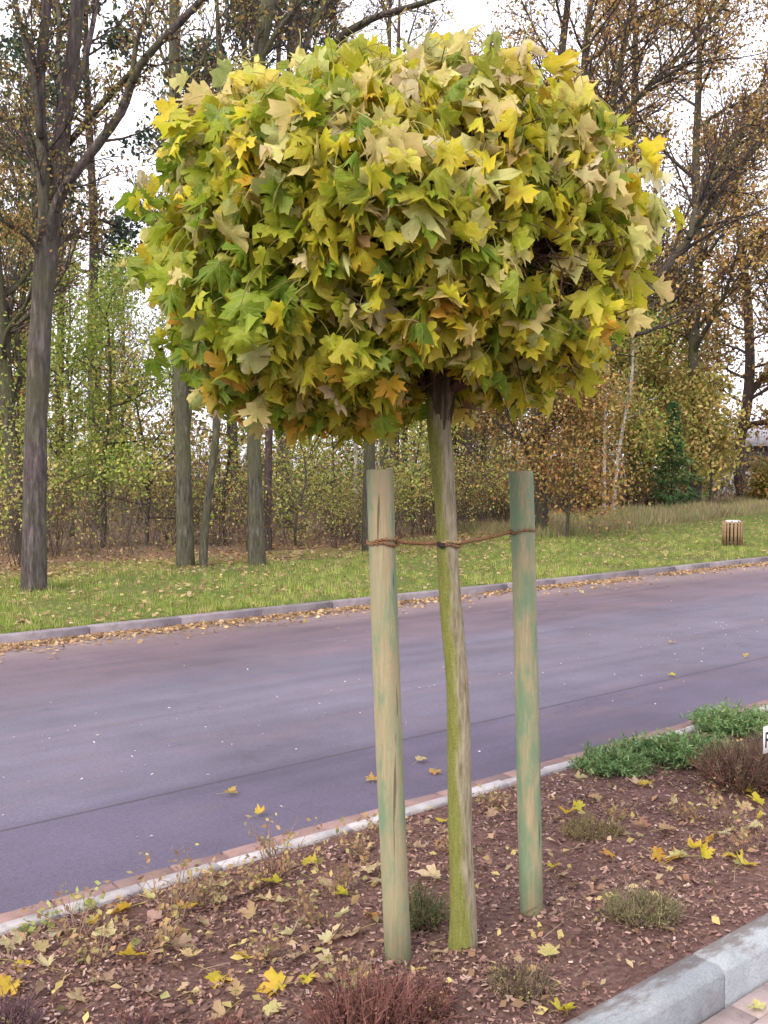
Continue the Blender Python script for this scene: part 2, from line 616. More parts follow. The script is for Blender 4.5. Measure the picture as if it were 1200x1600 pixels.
def mat_soil(name, stops, scale=40.0):
    n = NT(name)
    co = n.obj_co()
    a = n.noise(co, scale, 6, 0.75)
    b = n.noise(co, scale * 0.08, 3)
    col = n.ramp(a, stops)
    col = n.mix(0.5, col, n.ramp(b, [(0.35, 0.7), (0.65, 1.25)]), 'MULTIPLY')
    return n.done(n.pbr(col, 0.95, n.bump(a, 0.8, 0.02), 0.1))


def mat_verge():
    """grass verge that turns into leaf-strewn woodland floor"""
    n = NT('verge_ground')
    co = n.obj_co()
    forest = n.attr('col').outputs['Color']
    a = n.noise(co, 22, 5, 0.7)
    b = n.noise(co, 0.9, 4, 0.6)
    g = n.ramp(a, [(0.3, (0.045, 0.060, 0.014)), (0.55, (0.115, 0.145, 0.035)), (0.75, (0.20, 0.20, 0.075))])
    e = n.ramp(a, [(0.3, (0.10, 0.062, 0.035)), (0.5, (0.21, 0.135, 0.085)), (0.75, (0.34, 0.24, 0.16))])
    g = n.mix(n.ramp(b, [(0.52, 0.0), (0.66, 0.6)]), g, (0.17, 0.125, 0.075))
    col = n.mix(forest, g, e)
    return n.done(n.pbr(col, 0.95, n.bump(a, 0.8, 0.03), 0.1))


def mat_plain(name, c, rough=0.6, var=0.15, s=20):
    n = NT(name)
    a = n.noise(n.obj_co(), s, 4, 0.6)
    col = n.mix(1.0, c, n.ramp(a, [(0.3, 1 - var), (0.7, 1 + var)]), 'MULTIPLY')
    return n.done(n.pbr(col, rough, None, 0.35))


M['post'] = mat_post()
M['maple_trunk'] = mat_maple_trunk()
M['road'] = mat_road()
M['kerb_far'] = mat_stone('kerb_grey_violet', (0.165, 0.140, 0.155), (0.24, 0.205, 0.22), (0.12, 0.095, 0.085))
M['kerb_white'] = mat_stone('kerb_pale', (0.33, 0.305, 0.31), (0.47, 0.44, 0.44), (0.19, 0.15, 0.135), 8)
M['kerb_near'] = mat_stone('kerb_concrete', (0.24, 0.26, 0.275), (0.33, 0.345, 0.365), (0.145, 0.12, 0.115), 5, 0.4, (0.115, 0.085, 0.075))
M['brick'] = mat_stone('gutter_clinker', (0.20, 0.125, 0.115), (0.285, 0.185, 0.165), (0.165, 0.135, 0.14), 7)
M['paver'] = mat_stone('paver_concrete', (0.28, 0.225, 0.225), (0.38, 0.30, 0.29), (0.16, 0.12, 0.11), 9)
M['soil'] = mat_soil('bed_soil', [(0.3, (0.07, 0.038, 0.034)), (0.5, (0.15, 0.085, 0.074)), (0.72, (0.27, 0.17, 0.14))])
M['joint'] = mat_soil('joint_sand', [(0.3, (0.08, 0.06, 0.05)), (0.7, (0.20, 0.16, 0.13))], 60)
M['verge'] = mat_verge()
M['rope'] = mat_plain('coir', (0.23, 0.125, 0.060), 0.95, 0.5, 160)
M['rope_pale'] = mat_plain('coir_pale', (0.42, 0.29, 0.15), 0.95, 0.4, 160)
M['white'] = mat_plain('white_enamel', (0.80, 0.79, 0.80), 0.35, 0.05)
M['ink'] = mat_plain('dark_blue_black', (0.018, 0.02, 0.045), 0.4, 0.1)
M['steel'] = mat_plain('zinc_steel', (0.32, 0.33, 0.34), 0.45, 0.15)
M['binwood'] = mat_plain('weathered_slat', (0.25, 0.165, 0.085), 0.85, 0.35, 14)
M['bag'] = mat_plain('white_liner', (0.80, 0.80, 0.82), 0.4, 0.06)
M['dark'] = mat_plain('dark_inside', (0.03, 0.026, 0.024), 0.9, 0.2)
M['house_wall'] = mat_plain('house_render', (0.62, 0.63, 0.66), 0.9, 0.08, 4)
M['house_dark'] = mat_plain('house_dark', (0.075, 0.065, 0.07), 0.8, 0.2, 6)
M['house_roof'] = mat_plain('roof_slate', (0.30, 0.29, 0.34), 0.7, 0.2, 3)
M['glass'] = mat_plain('window_glass', (0.10, 0.13, 0.16), 0.08, 0.1, 3)

# ------------------------------------------------------------------ setting: ground, road, kerbs, bed, pavement
rng = np.random.default_rng(7)


def sheet(name, s0, s1, t0, t1, z, mat, ns=2, nt_=2, zf=None, colf=None, kind='structure', label=None):
    S, T = np.meshgrid(np.linspace(s0, s1, ns), np.linspace(t0, t1, nt_), indexing='ij')
    Z = np.full_like(S, z) if zf is None else zf(S, T)
    V = np.stack([S, T, Z], -1).reshape(-1, 3)
    i, j = np.meshgrid(np.arange(ns - 1), np.arange(nt_ - 1), indexing='ij')
    a = (i * nt_ + j).ravel()
    Q = np.stack([a, a + nt_, a + nt_ + 1, a + 1], 1)
    mb = MB()
    mb.add(V, None, Q, (0, 0, 0) if colf is None else np.repeat(colf(S, T).reshape(-1, 1), 3, 1))
    o = mb.obj(name, mat, smooth=zf is not None)
    o.rotation_euler = (0, 0, ROADROT)
    tag(o, label, None, None, kind)
    return o


def vnoise(S, T, k=1.0, ph=0.0):
    return (np.sin(S * 1.7 * k + ph) * np.cos(T * 2.1 * k + 1.3 + ph) + 0.6 * np.sin(S * 3.9 * k + T * 2.7 * k + ph) + 0.4 * np.cos(S * 7.1 * k - T * 6.3 * k + 2 * ph)) / 2.0


def forest_edge(S):
    return 15.2 + np.clip((S - 13) / 22, 0, 1) * 11.0


def verge_z(S, T):
    S, T = np.asarray(S, float), np.asarray(T, float)
    return 0.085 + 0.03 * vnoise(S, T, 0.7) * np.clip((T - 9.5) / 1.5, 0, 1)


def bed_z(S, T):
    S, T = np.asarray(S, float), np.asarray(T, float)
    m = np.clip((T - 1.80) / 0.3, 0, 1) * np.clip((3.41 - T) / 0.4, 0, 1)
    return 0.015 + 0.035 * np.clip((3.4 - T) / 1.6, 0, 1) + m * (0.018 * vnoise(S, T, 1.6) + 0.010 * vnoise(S, T, 5.0, 2.0))


T_FAR = 9.42
sheet('ground', -500, 500, -500, 700, -0.30, M['soil'], label='brown earth reaching under the whole scene')
sheet('road', -60, 160, 3.63, T_FAR + 0.01, 0.0, M['road'], label='violet-grey asphalt road with pale sandy edge')
sheet('verge', -30, 110, T_FAR + 0.10, 95, 0.0, M['verge'], 180, 150, verge_z,
      lambda S, T: np.clip((T - forest_edge(S) + 0.9 * vnoise(S, T, 0.6)) / 1.6 + 0.5, 0, 1),
      label='grass verge turning into leaf-covered woodland floor')
sheet('planting_bed', -4, 14, 1.775, 3.43, 0.0, M['soil'], 220, 40, bed_z, label='reddish-brown mulched planting bed between road and paving')
sheet('pavement', -14, 30, -12, 1.70, -0.072, M['joint'], label='pavement of reddish-grey concrete blocks')


def block(name, L, W, H, bev, mat, wob=0.0, seed=1):
    """bevelled stone lying along x, its top at z=0"""
    r = np.random.default_rng(seed)
    x, y = L / 2, W / 2
    b = bev
    V = np.array([[-x, -y, -H], [x, -y, -H], [x, y, -H], [-x, y, -H], [-x, -y, -b], [x, -y, -b], [x, y, -b], [-x, y, -b],
                  [-x + b * .6, -y + b, 0], [x - b * .6, -y + b, 0], [x - b * .6, y - b, 0], [-x + b * .6, y - b, 0]])
    V[8:] += r.normal(0, wob, (4, 3))
    Q = [[0, 1, 5, 4], [1, 2, 6, 5], [2, 3, 7, 6], [3, 0, 4, 7], [4, 5, 9, 8], [5, 6, 10, 9], [6, 7, 11, 10], [7, 4, 8, 11], [8, 9, 10, 11]]
    mb = MB()
    mb.add(V, None, Q)
    return mb.mesh(name, mat)


def place_row(root, name, meshes, s0, s1, L, gap, t, z, jit=0.0):
    s, i = s0, 0
    while s < s1:
        p = st(s + L / 2, t + rng.normal(0, jit), z + rng.normal(0, jit * 0.6))
        o = link(name, meshes[i % len(meshes)], root, p, (0, rng.normal(0, jit * 0.4), ROADROT + rng.normal(0, jit * 0.7)))
        s += L + gap
        i += 1


k_far = tag(empty('kerb'), 'long grey-violet kerb along the grass verge', None, None, 'structure')
place_row(k_far, 'kerb_stone', [block('kerb_stone', 1.0, 0.12, 0.3, 0.012, M['kerb_far'], 0.002, i) for i in range(4)], -8, 60, 1.0, 0.008, T_FAR + 0.06, 0.095, 0.0012)
k_road = tag(empty('kerb_edging'), 'narrow pale stone edging between gutter and mulched bed', None, None, 'structure')
place_row(k_road, 'edging_stone', [block('edging_stone', 0.33, 0.066, 0.15, 0.008, M['kerb_white'], 0.002, i) for i in range(5)], -4, 14, 0.33, 0.006, 3.478, 0.026, 0.003)
gut = tag(empty('gutter'), 'gutter course of red clinker bricks beside the asphalt', None, None, 'structure')
place_row(gut, 'brick', [block('brick', 0.24, 0.112, 0.08, 0.006, M['brick'], 0.002, i) for i in range(5)], -4, 14, 0.24, 0.006, 3.575, 0.006, 0.0016)
sheet('gutter_bedding', -30, 40, 3.40, 3.66, -0.012, M['joint'], label='sandy bedding under gutter and edging')

k_near = tag(empty('kerb'), 'broad concrete kerb with stained top between bed and paving', None, None, 'structure')


def kerb_profile():
    L, W = 1.0, 0.122
    prof = [(W / 2, -0.25), (W / 2, -0.006), (W / 2 - 0.006, 0.0), (-W / 2 + 0.024, 0.0), (-W / 2 + 0.003, -0.017), (-W / 2, -0.024), (-W / 2 - 0.004, -0.25)]
    mb = MB()
    k = len(prof)
    xs = [-L / 2, -L / 2 + 0.006, L / 2 - 0.006, L / 2]
    V = []
    for i, x in enumerate(xs):
        for (y, z) in prof:
            e = 0.006 if i in (0, 3) else 0.0
            V.append((x, y * (1 - e * 4), z - (e if z > -0.2 else 0)))
    Q = [[i * k + j, i * k + j + 1, (i + 1) * k + j + 1, (i + 1) * k + j] for i in range(3) for j in range(k - 1)]
    T = []
    for i in (0, 3):
        for j in range(1, k - 1):
            T.append([i * k, i * k + j, i * k + j + 1] if i else [i * k, i * k + j + 1, i * k + j])
    mb.add(V, T, Q)
    return mb.mesh('kerb_stone', M['kerb_near'])


place_row(k_near, 'kerb_stone', [kerb_profile()], 2.79 - 5 * 1.006, 13, 1.0, 0.006, 1.718, 0.06, 0.0012)
pv = tag(empty('paving'), 'rows of reddish-grey concrete paving blocks below the kerb', None, None, 'structure')
pms = [block('paver', 0.197, 0.097, 0.08, 0.005, M['paver'], 0.0012, i) for i in range(6)]
for r_ in range(11):
    for k in range(27):
        s = 0.9 + k * 0.2 + (0.1 if r_ % 2 else 0)
        link('paver', pms[rng.integers(6)], pv, st(s, 1.60 - r_ * 0.1, -0.06 + rng.normal(0, 0.0012)), (rng.normal(0, .006), rng.normal(0, .006), ROADROT))

# ------------------------------------------------------------------ maple leaf
HALF = [(0.0, 0.0), (0.10, -0.10), (0.25, -0.20), (0.35, -0.10), (0.60, -0.10), (0.53, 0.04), (0.42, 0.10), (0.54, 0.19), (0.71, 0.28), (0.62, 0.38),
        (0.76, 0.59), (0.55, 0.55), (0.49, 0.64), (0.38, 0.51), (0.235, 0.42), (0.25, 0.59), (0.33, 0.72), (0.18, 0.77), (0.0, 1.02)]
OUT = np.array(HALF + [(-x, y) for x, y in HALF[-2:0:-1]])


def leaf_template(seed, petiole=True, flat=False):
    r = np.random.default_rng(seed)
    cen = np.array([0, 0.22])
    out = OUT * r.uniform(0.86, 1.12, (len(OUT), 1)) + r.normal(0, 0.026, OUT.shape)
    out[0] = (0, 0)
    aon = np.unwrap(np.arctan2(out[:, 0] - 0, out[:, 1] - cen[1]))
    m = 10
    ring_i = [0, 4, 6, 10, 14, 18, 22, 26, 30, 32]
    ring = np.array([cen + (out[i] - cen) * 0.5 for i in ring_i])
    n = len(out)
    V2 = np.concatenate([out, ring, [cen]])
    T = []
    for a in range(m):
        i0, i1 = ring_i[a], ring_i[(a + 1) % m]
        if i1 <= i0: i1 += n
        r0, r1 = n + a, n + (a + 1) % m
        mid = (i0 + i1) // 2
        for i in range(i0, i1):
            T.append([r0 if i < mid else r1, i % n, (i + 1) % n])
        T.append([r0, mid % n, r1])
        T.append([n + m, r0, r1])
    x, y = V2[:, 0], V2[:, 1]
    rr = np.hypot(x, y)
    if flat:
        phi, kap, tw, wav = r.uniform(-0.2, 0.75), r.uniform(-1.5, 0.4), r.uniform(-0.3, 0.3), 0.10
    else:
        phi, kap, tw, wav = r.uniform(-0.85, 0.85), r.uniform(-0.5, 2.3), r.uniform(-0.5, 0.5), 0.11
        if seed % 3 == 0: phi, kap = r.choice([-1.05, 1.0]), r.uniform(0.3, 1.2)
    ph = r.uniform(0, 6)
    rip = wav * np.sin(5 * np.arctan2(x, y + 1e-6) + ph) * rr + r.normal(0, 0.026, len(x)) - 0.10 * rr ** 2 * (np.abs(x) > 0.3)
    z = np.abs(x) * math.sin(phi) - tw * x * y + rip          # folded along the midrib
    xx = x * math.cos(phi)
    if abs(kap) < 0.05: kap = 0.05
    th = kap * y                                              # curled from base to tip
    V = np.stack([xx, np.sin(th) / kap + z * np.sin(th), -(1 - np.cos(th)) / kap + z * np.cos(th)], 1)
    U = np.stack([x, y, np.zeros_like(x)], 1)
    if petiole:
        s = np.linspace(0, 1, 5)
        b = r.uniform(-0.5, 0.5)
        L = r.uniform(0.75, 1.15)
        pts = np.stack([b * s ** 2 * 0.6, -L * s, -0.35 * s ** 2 * (0.25 if flat else 1)], 1)
        mb = MB()
        add_tube(mb, pts, np.linspace(0.014, 0.020, 5), 3, cap=False)
        pvv, pq = np.concatenate(mb.v), np.concatenate(mb.q)
        k = len(V)
        for q in pq + k: T += [[q[0], q[1], q[2]], [q[0], q[2], q[3]]]
        V = np.concatenate([V, pvv])
        U = np.concatenate([U, np.tile([0, 0, 1.0], (len(pvv), 1))])
    return V, np.array(T), U


LEAVES = [leaf_template(100 + i) for i in range(26)]
FLAT = [leaf_template(300 + i, flat=True) for i in range(10)]


def leaf_mesh(tpl, mat, name='leaf'):
    mb = MB()
    mb.add(tpl[0], tpl[1], None, (1, 1, 1), tpl[2])
    return mb.mesh(name, mat, smooth=True)


LEAF_ME = [leaf_mesh(t, M['maple_one']) for t in LEAVES]
FLAT_ME = [leaf_mesh(t, M['maple_one'], 'fallen_leaf') for t in FLAT]

# ------------------------------------------------------------------ the globe maple
tb = ground(722, 1478, 0.03)
TY = tb[1]
maple = tag(empty('maple_tree', tb), 'round-crowned young maple with yellow-green leaves tied between two wooden stakes', 'tree')
tp = [(722, 1500), (722, 1440), (721, 1340), (720, 1240), (716, 1140), (712, 1050), (706, 950), (700, 850), (693, 770), (688, 700), (686, 640), (690, 600)]
tpx = np.array([at(x, y, TY) for x, y in tp])
tr = np.array([50, 42, 39, 37.5, 36.5, 36, 34.5, 33, 34, 36, 38, 40]) / 2 / F_PX * TY
ss = np.linspace(0, len(tp) - 1, 60)
tpf = np.stack([np.interp(ss, np.arange(len(tp)), tpx[:, k]) for k in range(3)], 1)
tpf[:, 0] += 0.004 * np.sin(ss * 1.7)
trf = np.interp(ss, np.arange(len(tp)), tr) * (1 + 0.02 * np.sin(ss * 2.3))
mb = MB()
add_tube(mb, tpf, trf, 28, lump=0.012, rng=rng, twist_ref=(1, 0, 0))
mb.obj('trunk', M['maple_trunk'], maple, True, origin=tb)
fork = tpf[-1]
CC = at(614, 395, TY + 0.05)
AX = np.array([0.80, 0.70, 0.60])


def crown_r(d):
    ax = np.abs(d) / np.where(d[..., 2:3] > 0, AX * [1, 1, 0.83], AX)
    p = np.where(d[..., 2:3] > 0, 2.15, 2.15)
    r = (ax ** p).sum(-1) ** (-1 / p[..., 0])
    a = np.arctan2(d[..., 1], d[..., 0])
    lump = 0.05 * np.sin(3 * a + 1.0) * np.cos(2.5 * d[..., 2]) + 0.04 * np.sin(7 * a + 5 * d[..., 2]) + 0.035 * np.cos(9 * d[..., 2] + 4 * a)
    sag = -0.10 * np.clip(-d[..., 2], 0, 1) * d[..., 0]          # one flank hangs lower
    return r * (1 + lump + sag)


# limbs from the graft head, each forking into twigs that reach the surface
rg = np.random.default_rng(21)
twig_ends = []
for k in range(13):
    a = k * 2.399 + 0.4
    el = [0.15, 0.55, 0.95, 0.35, 1.25][k % 5]
    d = np.array([math.cos(a) * math.cos(el), math.sin(a) * math.cos(el), math.sin(el)])
    d0 = nrm(d + UP * 0.25)
    tip = CC + d * crown_r(d[None])[0] * 0.86
    mb = MB()
    n_ = 9
    s = np.linspace(0, 1, n_)[:, None]
    p0 = fork - UP * 0.03 + nrm(np.array([d[0], d[1], 0])) * 0.01
    path = (1 - s) ** 2 * p0 + 2 * s * (1 - s) * (p0 + d0 * 0.42) + s ** 2 * tip + rg.normal(0, 0.012, (n_, 3)) * s
    add_tube(mb, path, np.linspace(0.017, 0.005, n_), 7)
    p0s, p1s, r0s, r1s = [], [], [], []
    for j in range(34):
        f = rg.uniform(0.25, 1.0)
        base = path[int(f * (n_ - 1))]
        dd = nrm(nrm(base - CC + d * 0.25) + rg.normal(0, 0.55, 3) + UP * 0.12)
        e = CC + nrm(base + dd * 0.5 - CC) * crown_r(nrm(base + dd * 0.5 - CC)[None])[0] * rg.uniform(0.78, 1.02)
        L = np.linalg.norm(e - base)
        if L > 0.75: e = base + (e - base) / L * 0.75
        m1 = base * 0.66 + e * 0.34 + rg.normal(0, 0.02, 3)
        m2 = base * 0.33 + e * 0.67 + rg.normal(0, 0.02, 3) - UP * 0.005
        for (u, v, ra, rb) in ((base, m1, .0042, .0036), (m1, m2, .0036, .003), (m2, e, .003, .0018)):
            p0s.append(u); p1s.append(v); r0s.append(ra); r1s.append(rb)
        for q in range(3):
            b2 = m1 + (e - m1) * rg.uniform(0.2, 0.8)
            e2 = b2 + nrm(dd + rg.normal(0, 0.7, 3)) * rg.uniform(0.06, 0.16)
            p0s.append(b2); p1s.append(e2); r0s.append(.0022); r1s.append(.0014)
    add_sticks(mb, p0s, p1s, r0s, r1s, 4)
    mb.obj('branch', M['maple_twig'], maple, origin=tb)

# graft head, a dark swollen knot under the crown
mb = MB()
gp = np.array([at(x, y, TY) for x, y in ((687, 672), (687, 640), (689, 608), (692, 580), (694, 556))])
add_tube(mb, gp, np.array([0.033, 0.0405, 0.049, 0.046, 0.03]), 20, lump=0.07, rng=rg)
mb.obj('graft_head', M['graft'], maple, True, origin=tb)

NL = 6800
d = rand_dirs(rg, NL)
depthf = np.where(rg.random(NL) < 0.56, rg.uniform(0.88, 1.02, NL), rg.uniform(0.50, 0.92, NL))
depthf = np.where(rg.random(NL) < 0.05, rg.uniform(1.02, 1.13, NL), depthf)
pos = CC + d * (crown_r(d) * depthf)[:, None]
outw = nrm(d / AX)
tang = rg.normal(0, 1, (NL, 3))
tipd = nrm(-UP * 0.75 + outw * 0.50 + tang * 0.42 - np.outer(np.clip(-d[:, 0], 0, 1) * np.clip(d[:, 2] + 0.4, 0, 1), [0.5, 0, 0]))
upn = np.clip(outw[:, 2:3], -0.3, 1)
norm_ = nrm(outw * 0.66 + UP * 0.58 + rg.normal(0, 0.48, (NL, 3)))
R = frames(tipd, norm_)
size = np.clip(rg.normal(0.078, 0.017, NL), 0.040, 0.115)
pos = pos + UP * 0.03 - R[:, :, 1] * (size * 0.35)[:, None]
keep = (np.linalg.norm((pos - fork) * np.array([1, 1, 0.6]), axis=1) > 0.12)
# the underside opens round the stem, where the fork of the branches shows
tipp = pos + R[:, :, 1] * (size * 0.8)[:, None]
qx = pos[:, 0] / pos[:, 1] * TY - tpx[-2][0]
keep &= ~((np.minimum(pos[:, 2], tipp[:, 2]) < fork[2] + 0.02 - 0.35 * np.abs(qx)) & (np.abs(qx) < 0.14) & (pos[:, 1] < TY + 0.25))
keep &= np.minimum(pos[:, 2], tipp[:, 2]) > 1.69
# colour by place: green on one flank and below, dry pinkish tan on the wind-blown top, yellow elsewhere
PALM = np.array([(0.20, 0.32, 0.018), (0.40, 0.46, 0.026), (0.62, 0.58, 0.032), (0.84, 0.68, 0.036), (0.82, 0.68, 0.26), (0.84, 0.70, 0.46), (0.42, 0.25, 0.12), (0.78, 0.47, 0.03), (0.72, 0.72, 0.28)])
hx = np.clip((pos[:, 0] - CC[0]) / 0.85, -1, 1)
hz = np.clip((pos[:, 2] - CC[2]) / 0.62, -1, 1)
Wt = np.stack([0.18 + 0.62 * np.clip(-hx, 0, 1) * (1 - 0.6 * np.clip(hz, 0, 1)) + 0.22 * np.clip(-hz, 0, 1) * np.clip(0.6 - hx, 0, 1),
               np.full(NL, 0.34) + 0.12 * np.clip(-hx, 0, 1),
               0.34 + 0.25 * np.clip(hx, 0, 1),
               0.15 + 0.16 * np.clip(hz, 0, 1) + 0.14 * np.clip(hx, 0, 1),
               0.10 + 0.30 * np.clip(hz + 0.3, 0, 1),
               0.02 + 0.34 * np.clip(hz + 0.05, 0, 1),
               0.012 + 0.02 * np.clip(hz, 0, 1),
               0.03 + 1.6 * np.clip(-hx - 0.68, 0, 1) + 0.25 * np.clip(-hz - 0.5, 0, 1),
               0.07 + 0.26 * np.clip(hz, 0, 1)], 1)
inner = (depthf < 0.88)[:, None]
Wt = np.where(inner, Wt * np.array([0.9, 1.4, 1.6, 1.0, 0.3, 0.1, 0.2, 0.8, 0.3]), Wt)
cum = np.cumsum(Wt / Wt.sum(1, keepdims=True), 1)
ci = (rg.random((NL, 1)) > cum).sum(1)
cj = (rg.random((NL, 1)) > cum).sum(1)
fm = rg.random((NL, 1)) * 0.35
lcol = np.clip((PALM[ci] * (1 - fm) + PALM[cj] * fm) * (1 + rg.normal(0, 0.10, (NL, 1))), 0.01, 0.85)
var = rg.integers(0, len(LEAVES), NL)
# which leaves show largest: a coarse depth buffer over sample points of every leaf
smp = np.array([(0, 0.2, 0), (0, 0.7, -0.1), (0.4, 0.35, 0), (-0.4, 0.35, 0), (0.3, 0, 0), (-0.3, 0, 0), (0.2, 0.5, 0), (-0.2, 0.5, 0), (0, 0.4, 0)])
W = np.einsum('nij,kj->nki', R, smp) * size[:, None, None] + pos[:, None]
rel = W - np.array([0, 0, EYE])
dist = np.linalg.norm(rel, axis=2)
gx = np.floor(rel[..., 0] / rel[..., 1] * F_PX / 9).astype(int)
gy = np.floor(rel[..., 2] / rel[..., 1] * F_PX / 9).astype(int)
best = {}
for i in range(NL):
    if not keep[i]: continue
    for k in range(len(smp)):
        key = (gx[i, k], gy[i, k])
        if key not in best or dist[i, k] < best[key][0]: best[key] = (dist[i, k], i)
cnt = np.zeros(NL, int)
for _, i in best.values(): cnt[i] += 1
top = set(np.argsort(-cnt)[:300].tolist())
for i in sorted(top):
    o = link('leaf', LEAF_ME[var[i]], maple)
    mw = Matrix(R[i].tolist()).to_4x4()
    o.matrix_local = Matrix.Translation(Vector(pos[i] - tb)) @ mw @ Matrix.Scale(size[i], 4)
    o.color = (*lcol[i], 1)
mb = MB()
rest = np.array([i for i in range(NL) if keep[i] and i not in top])
for v in range(len(LEAVES)):
    idx = rest[var[rest] == v]
    t_ = LEAVES[v]
    add_scatter(mb, t_[0], t_[1], pos[idx], R[idx], size[idx], lcol[idx], t_[2])
mb.obj('crown_leaves', M['maple_many'], maple, True, origin=tb, kind='stuff')


# ------------------------------------------------------------------ stakes and rope
def stake(base, top_px, stain, r, label, seed):
    r_ = np.random.default_rng(seed)
    topp = at(top_px[0], top_px[1], base[1])
    lean = np.array([topp[0] - base[0], 0.0, topp[2] - base[2]])
    H = lean[2]
    zs = np.concatenate([[-0.15], np.linspace(0, H - 0.014, 44), [H - 0.006, H - 0.0015, H]])
    rad = np.full(len(zs), r)
    rad[1:-3] *= 1 + 0.010 * np.sin(np.linspace(0, 9, len(zs) - 4) + seed) + r_.normal(0, 0.003, len(zs) - 4)
    rad[-3:] = r * np.array([0.985, 0.94, 0.88])
    pts = np.stack([lean[0] * zs / H + 0.003 * np.sin(zs * 2.2 + seed), np.zeros_like(zs), zs], 1)
    mb = MB()
    add_tube(mb, pts, rad, 40, lump=0.004, rng=r_)
    o = mb.obj('wooden_stake', M['post'], None, True, loc=base)
    o.color = (stain, 1, 1, 1)
    tag(o, label, 'stake', 'round wooden stakes beside the maple')
    return o


bL, bR = ground(622, 1498, 0.03), ground(832, 1430, 0.03)
rL, rR = 21.3 / F_PX * bL[1], 18.6 / F_PX * bR[1]
stake(bL, (593, 733), 0.3, rL, 'stouter pale brown round stake planted behind the reddish heather tuft', 3)
stake(bR, (813, 736), 0.7, rR, 'round stake heavily stained green, planted in bare mulch', 5)

rope = tag(empty('tie_rope', at(700, 850, TY)), 'twisted brown coir rope tying the maple trunk to both stakes', 'rope')
ro = at(700, 850, TY)


def rope_part(name, pts, r, turns, mat, strands=2):
    mb = MB()
    pts = np.asarray(pts)
    n_ = max(30, int(turns * 9))
    s = np.linspace(0, len(pts) - 1, n_)
    P = np.stack([np.interp(s, np.arange(len(pts)), pts[:, k]) for k in range(3)], 1)
    tg = nrm(np.gradient(P, axis=0))
    a = nrm(np.cross(tg, UP))
    b = np.cross(tg, a)
    for q in range(strands):
        ph = np.linspace(0, turns * 2 * np.pi, n_) + q * 2 * np.pi / strands
        add_tube(mb, P + (np.cos(ph)[:, None] * a + np.sin(ph)[:, None] * b) * r * 0.62, r * 0.62 * (1 + 0.1 * rg.normal(size=n_)), 6)
    # loose coir fibres
    m = len(P) * 2
    k = rg.integers(0, n_, m)
    p0 = P[k] + rg.normal(0, r * 0.5, (m, 3))
    add_sticks(mb, p0, p0 + rg.normal(0, r * 1.3, (m, 3)), np.full(m, 0.0005), np.full(m, 0.0003), 3)
    mb.obj(name, mat, rope, True, origin=ro)


def ringpts(c, r, n_=28, tilt=0.0, turns=1.0):
    a = np.linspace(0, 2 * np.pi * turns, n_)
    return np.stack([c[0] + np.cos(a) * r, c[1] + np.sin(a) * r, c[2] + tilt * np.cos(a) + 0.004 * np.sin(3 * a)], 1)


def stake_at(base, top_px, z):
    t_ = at(top_px[0], top_px[1], base[1])
    f = (z - base[2]) / (t_[2] - base[2])
    return np.array([base[0] + (t_[0] - base[0]) * f, base[1], z])


zl, zt, zr = at(600, 846, bL[1])[2], at(700, 848, TY)[2], at(815, 829, bR[1])[2]
cL, cR = stake_at(bL, (593, 733), zl), stake_at(bR, (813, 736), zr)
cT = np.array([at(700, 848, TY)[0], TY, zt])
for dz, tl in ((0.005, 0.006), (-0.006, -0.004)):
    rope_part('stake_loop', ringpts(cL + UP * dz, rL + 0.0035, 30, tl), 0.0042, 9, M['rope'])
rope_part('stake_loop', ringpts(cR, rR + 0.0035, 30, 0.006), 0.0042, 9, M['rope'])
rope_part('trunk_loop', ringpts(cT + UP * 0.003, 0.0395, 30, 0.002), 0.0042, 8, M['rope_pale'])
rope_part('trunk_loop', ringpts(cT - UP * 0.007, 0.0395, 30, -0.002), 0.0042, 8, M['rope'])
e0 = cL + np.array([rL, -0.012, 0.002])
e1 = cT + np.array([-0.036, -0.012, 0])
e2 = cT + np.array([0.034, -0.012, 0])
e3 = cR + np.array([-rR, -0.014, -0.003])
sg = np.linspace(0, 1, 9)[:, None]
rope_part('twisted_span', e0 * (1 - sg) + e1 * sg - UP * 0.004 * np.sin(sg * np.pi), 0.0052, 12, M['rope'], 3)
rope_part('twisted_span', e2 * (1 - sg) + e3 * sg - UP * 0.004 * np.sin(sg * np.pi), 0.0052, 14, M['rope'], 3)
mb = MB()
kp = np.array([cT + np.array([-0.033, -0.026, 0.000]), cT + np.array([-0.022, -0.036, -0.008]), cT + np.array([-0.012, -0.041, -0.006])])
add_tube(mb, kp, [0.007, 0.009, 0.006], 8)
mb.obj('knot', M['dark'], rope, True, origin=ro)

# ------------------------------------------------------------------ woodland: trees
QUAD = np.array([(-0.28, 0, 0.0), (0, -0.5, 0.06), (0.28, 0, 0.0), (0, 0.5, 0.06)])
QT = np.array([(0, 1, 2, 3)])


def leaf_cloud(mb, rg, pts, spread, size, pal, wts, flat=0.4, jit=0.18):
    n_ = len(pts)
    p = pts + rg.normal(0, spread, (n_, 3))
    Rm = frames(rand_dirs(rg, n_) - UP * 0.3, rand_dirs(rg, n_) + UP * flat)
    add_scatter(mb, QUAD, QT, p, Rm, rg.uniform(0.6, 1.35, n_) * size, pick(rg, n_, pal, wts, jit))


def grow(rg, p, d, L, r, lev, P, out):
    n_ = max(3, int(L / P['seg']))
    step = L / n_
    pts, rs = [np.array(p, float)], [r]
    d = nrm(d)
    for i in range(n_):
        d = nrm(d + rg.normal(0, P['wob'], 3) + UP * P['trop'][min(lev, len(P['trop']) - 1)])
        pts.append(pts[-1] + d * step)
        rs.append(max(r * (1 - 0.82 * (i + 1) / n_), P.get('rmin', 0.004)))
    out.append((lev, np.array(pts), np.array(rs)))
    if lev < P['lev']:
        spawn(rg, pts, rs, L, lev, P, out)


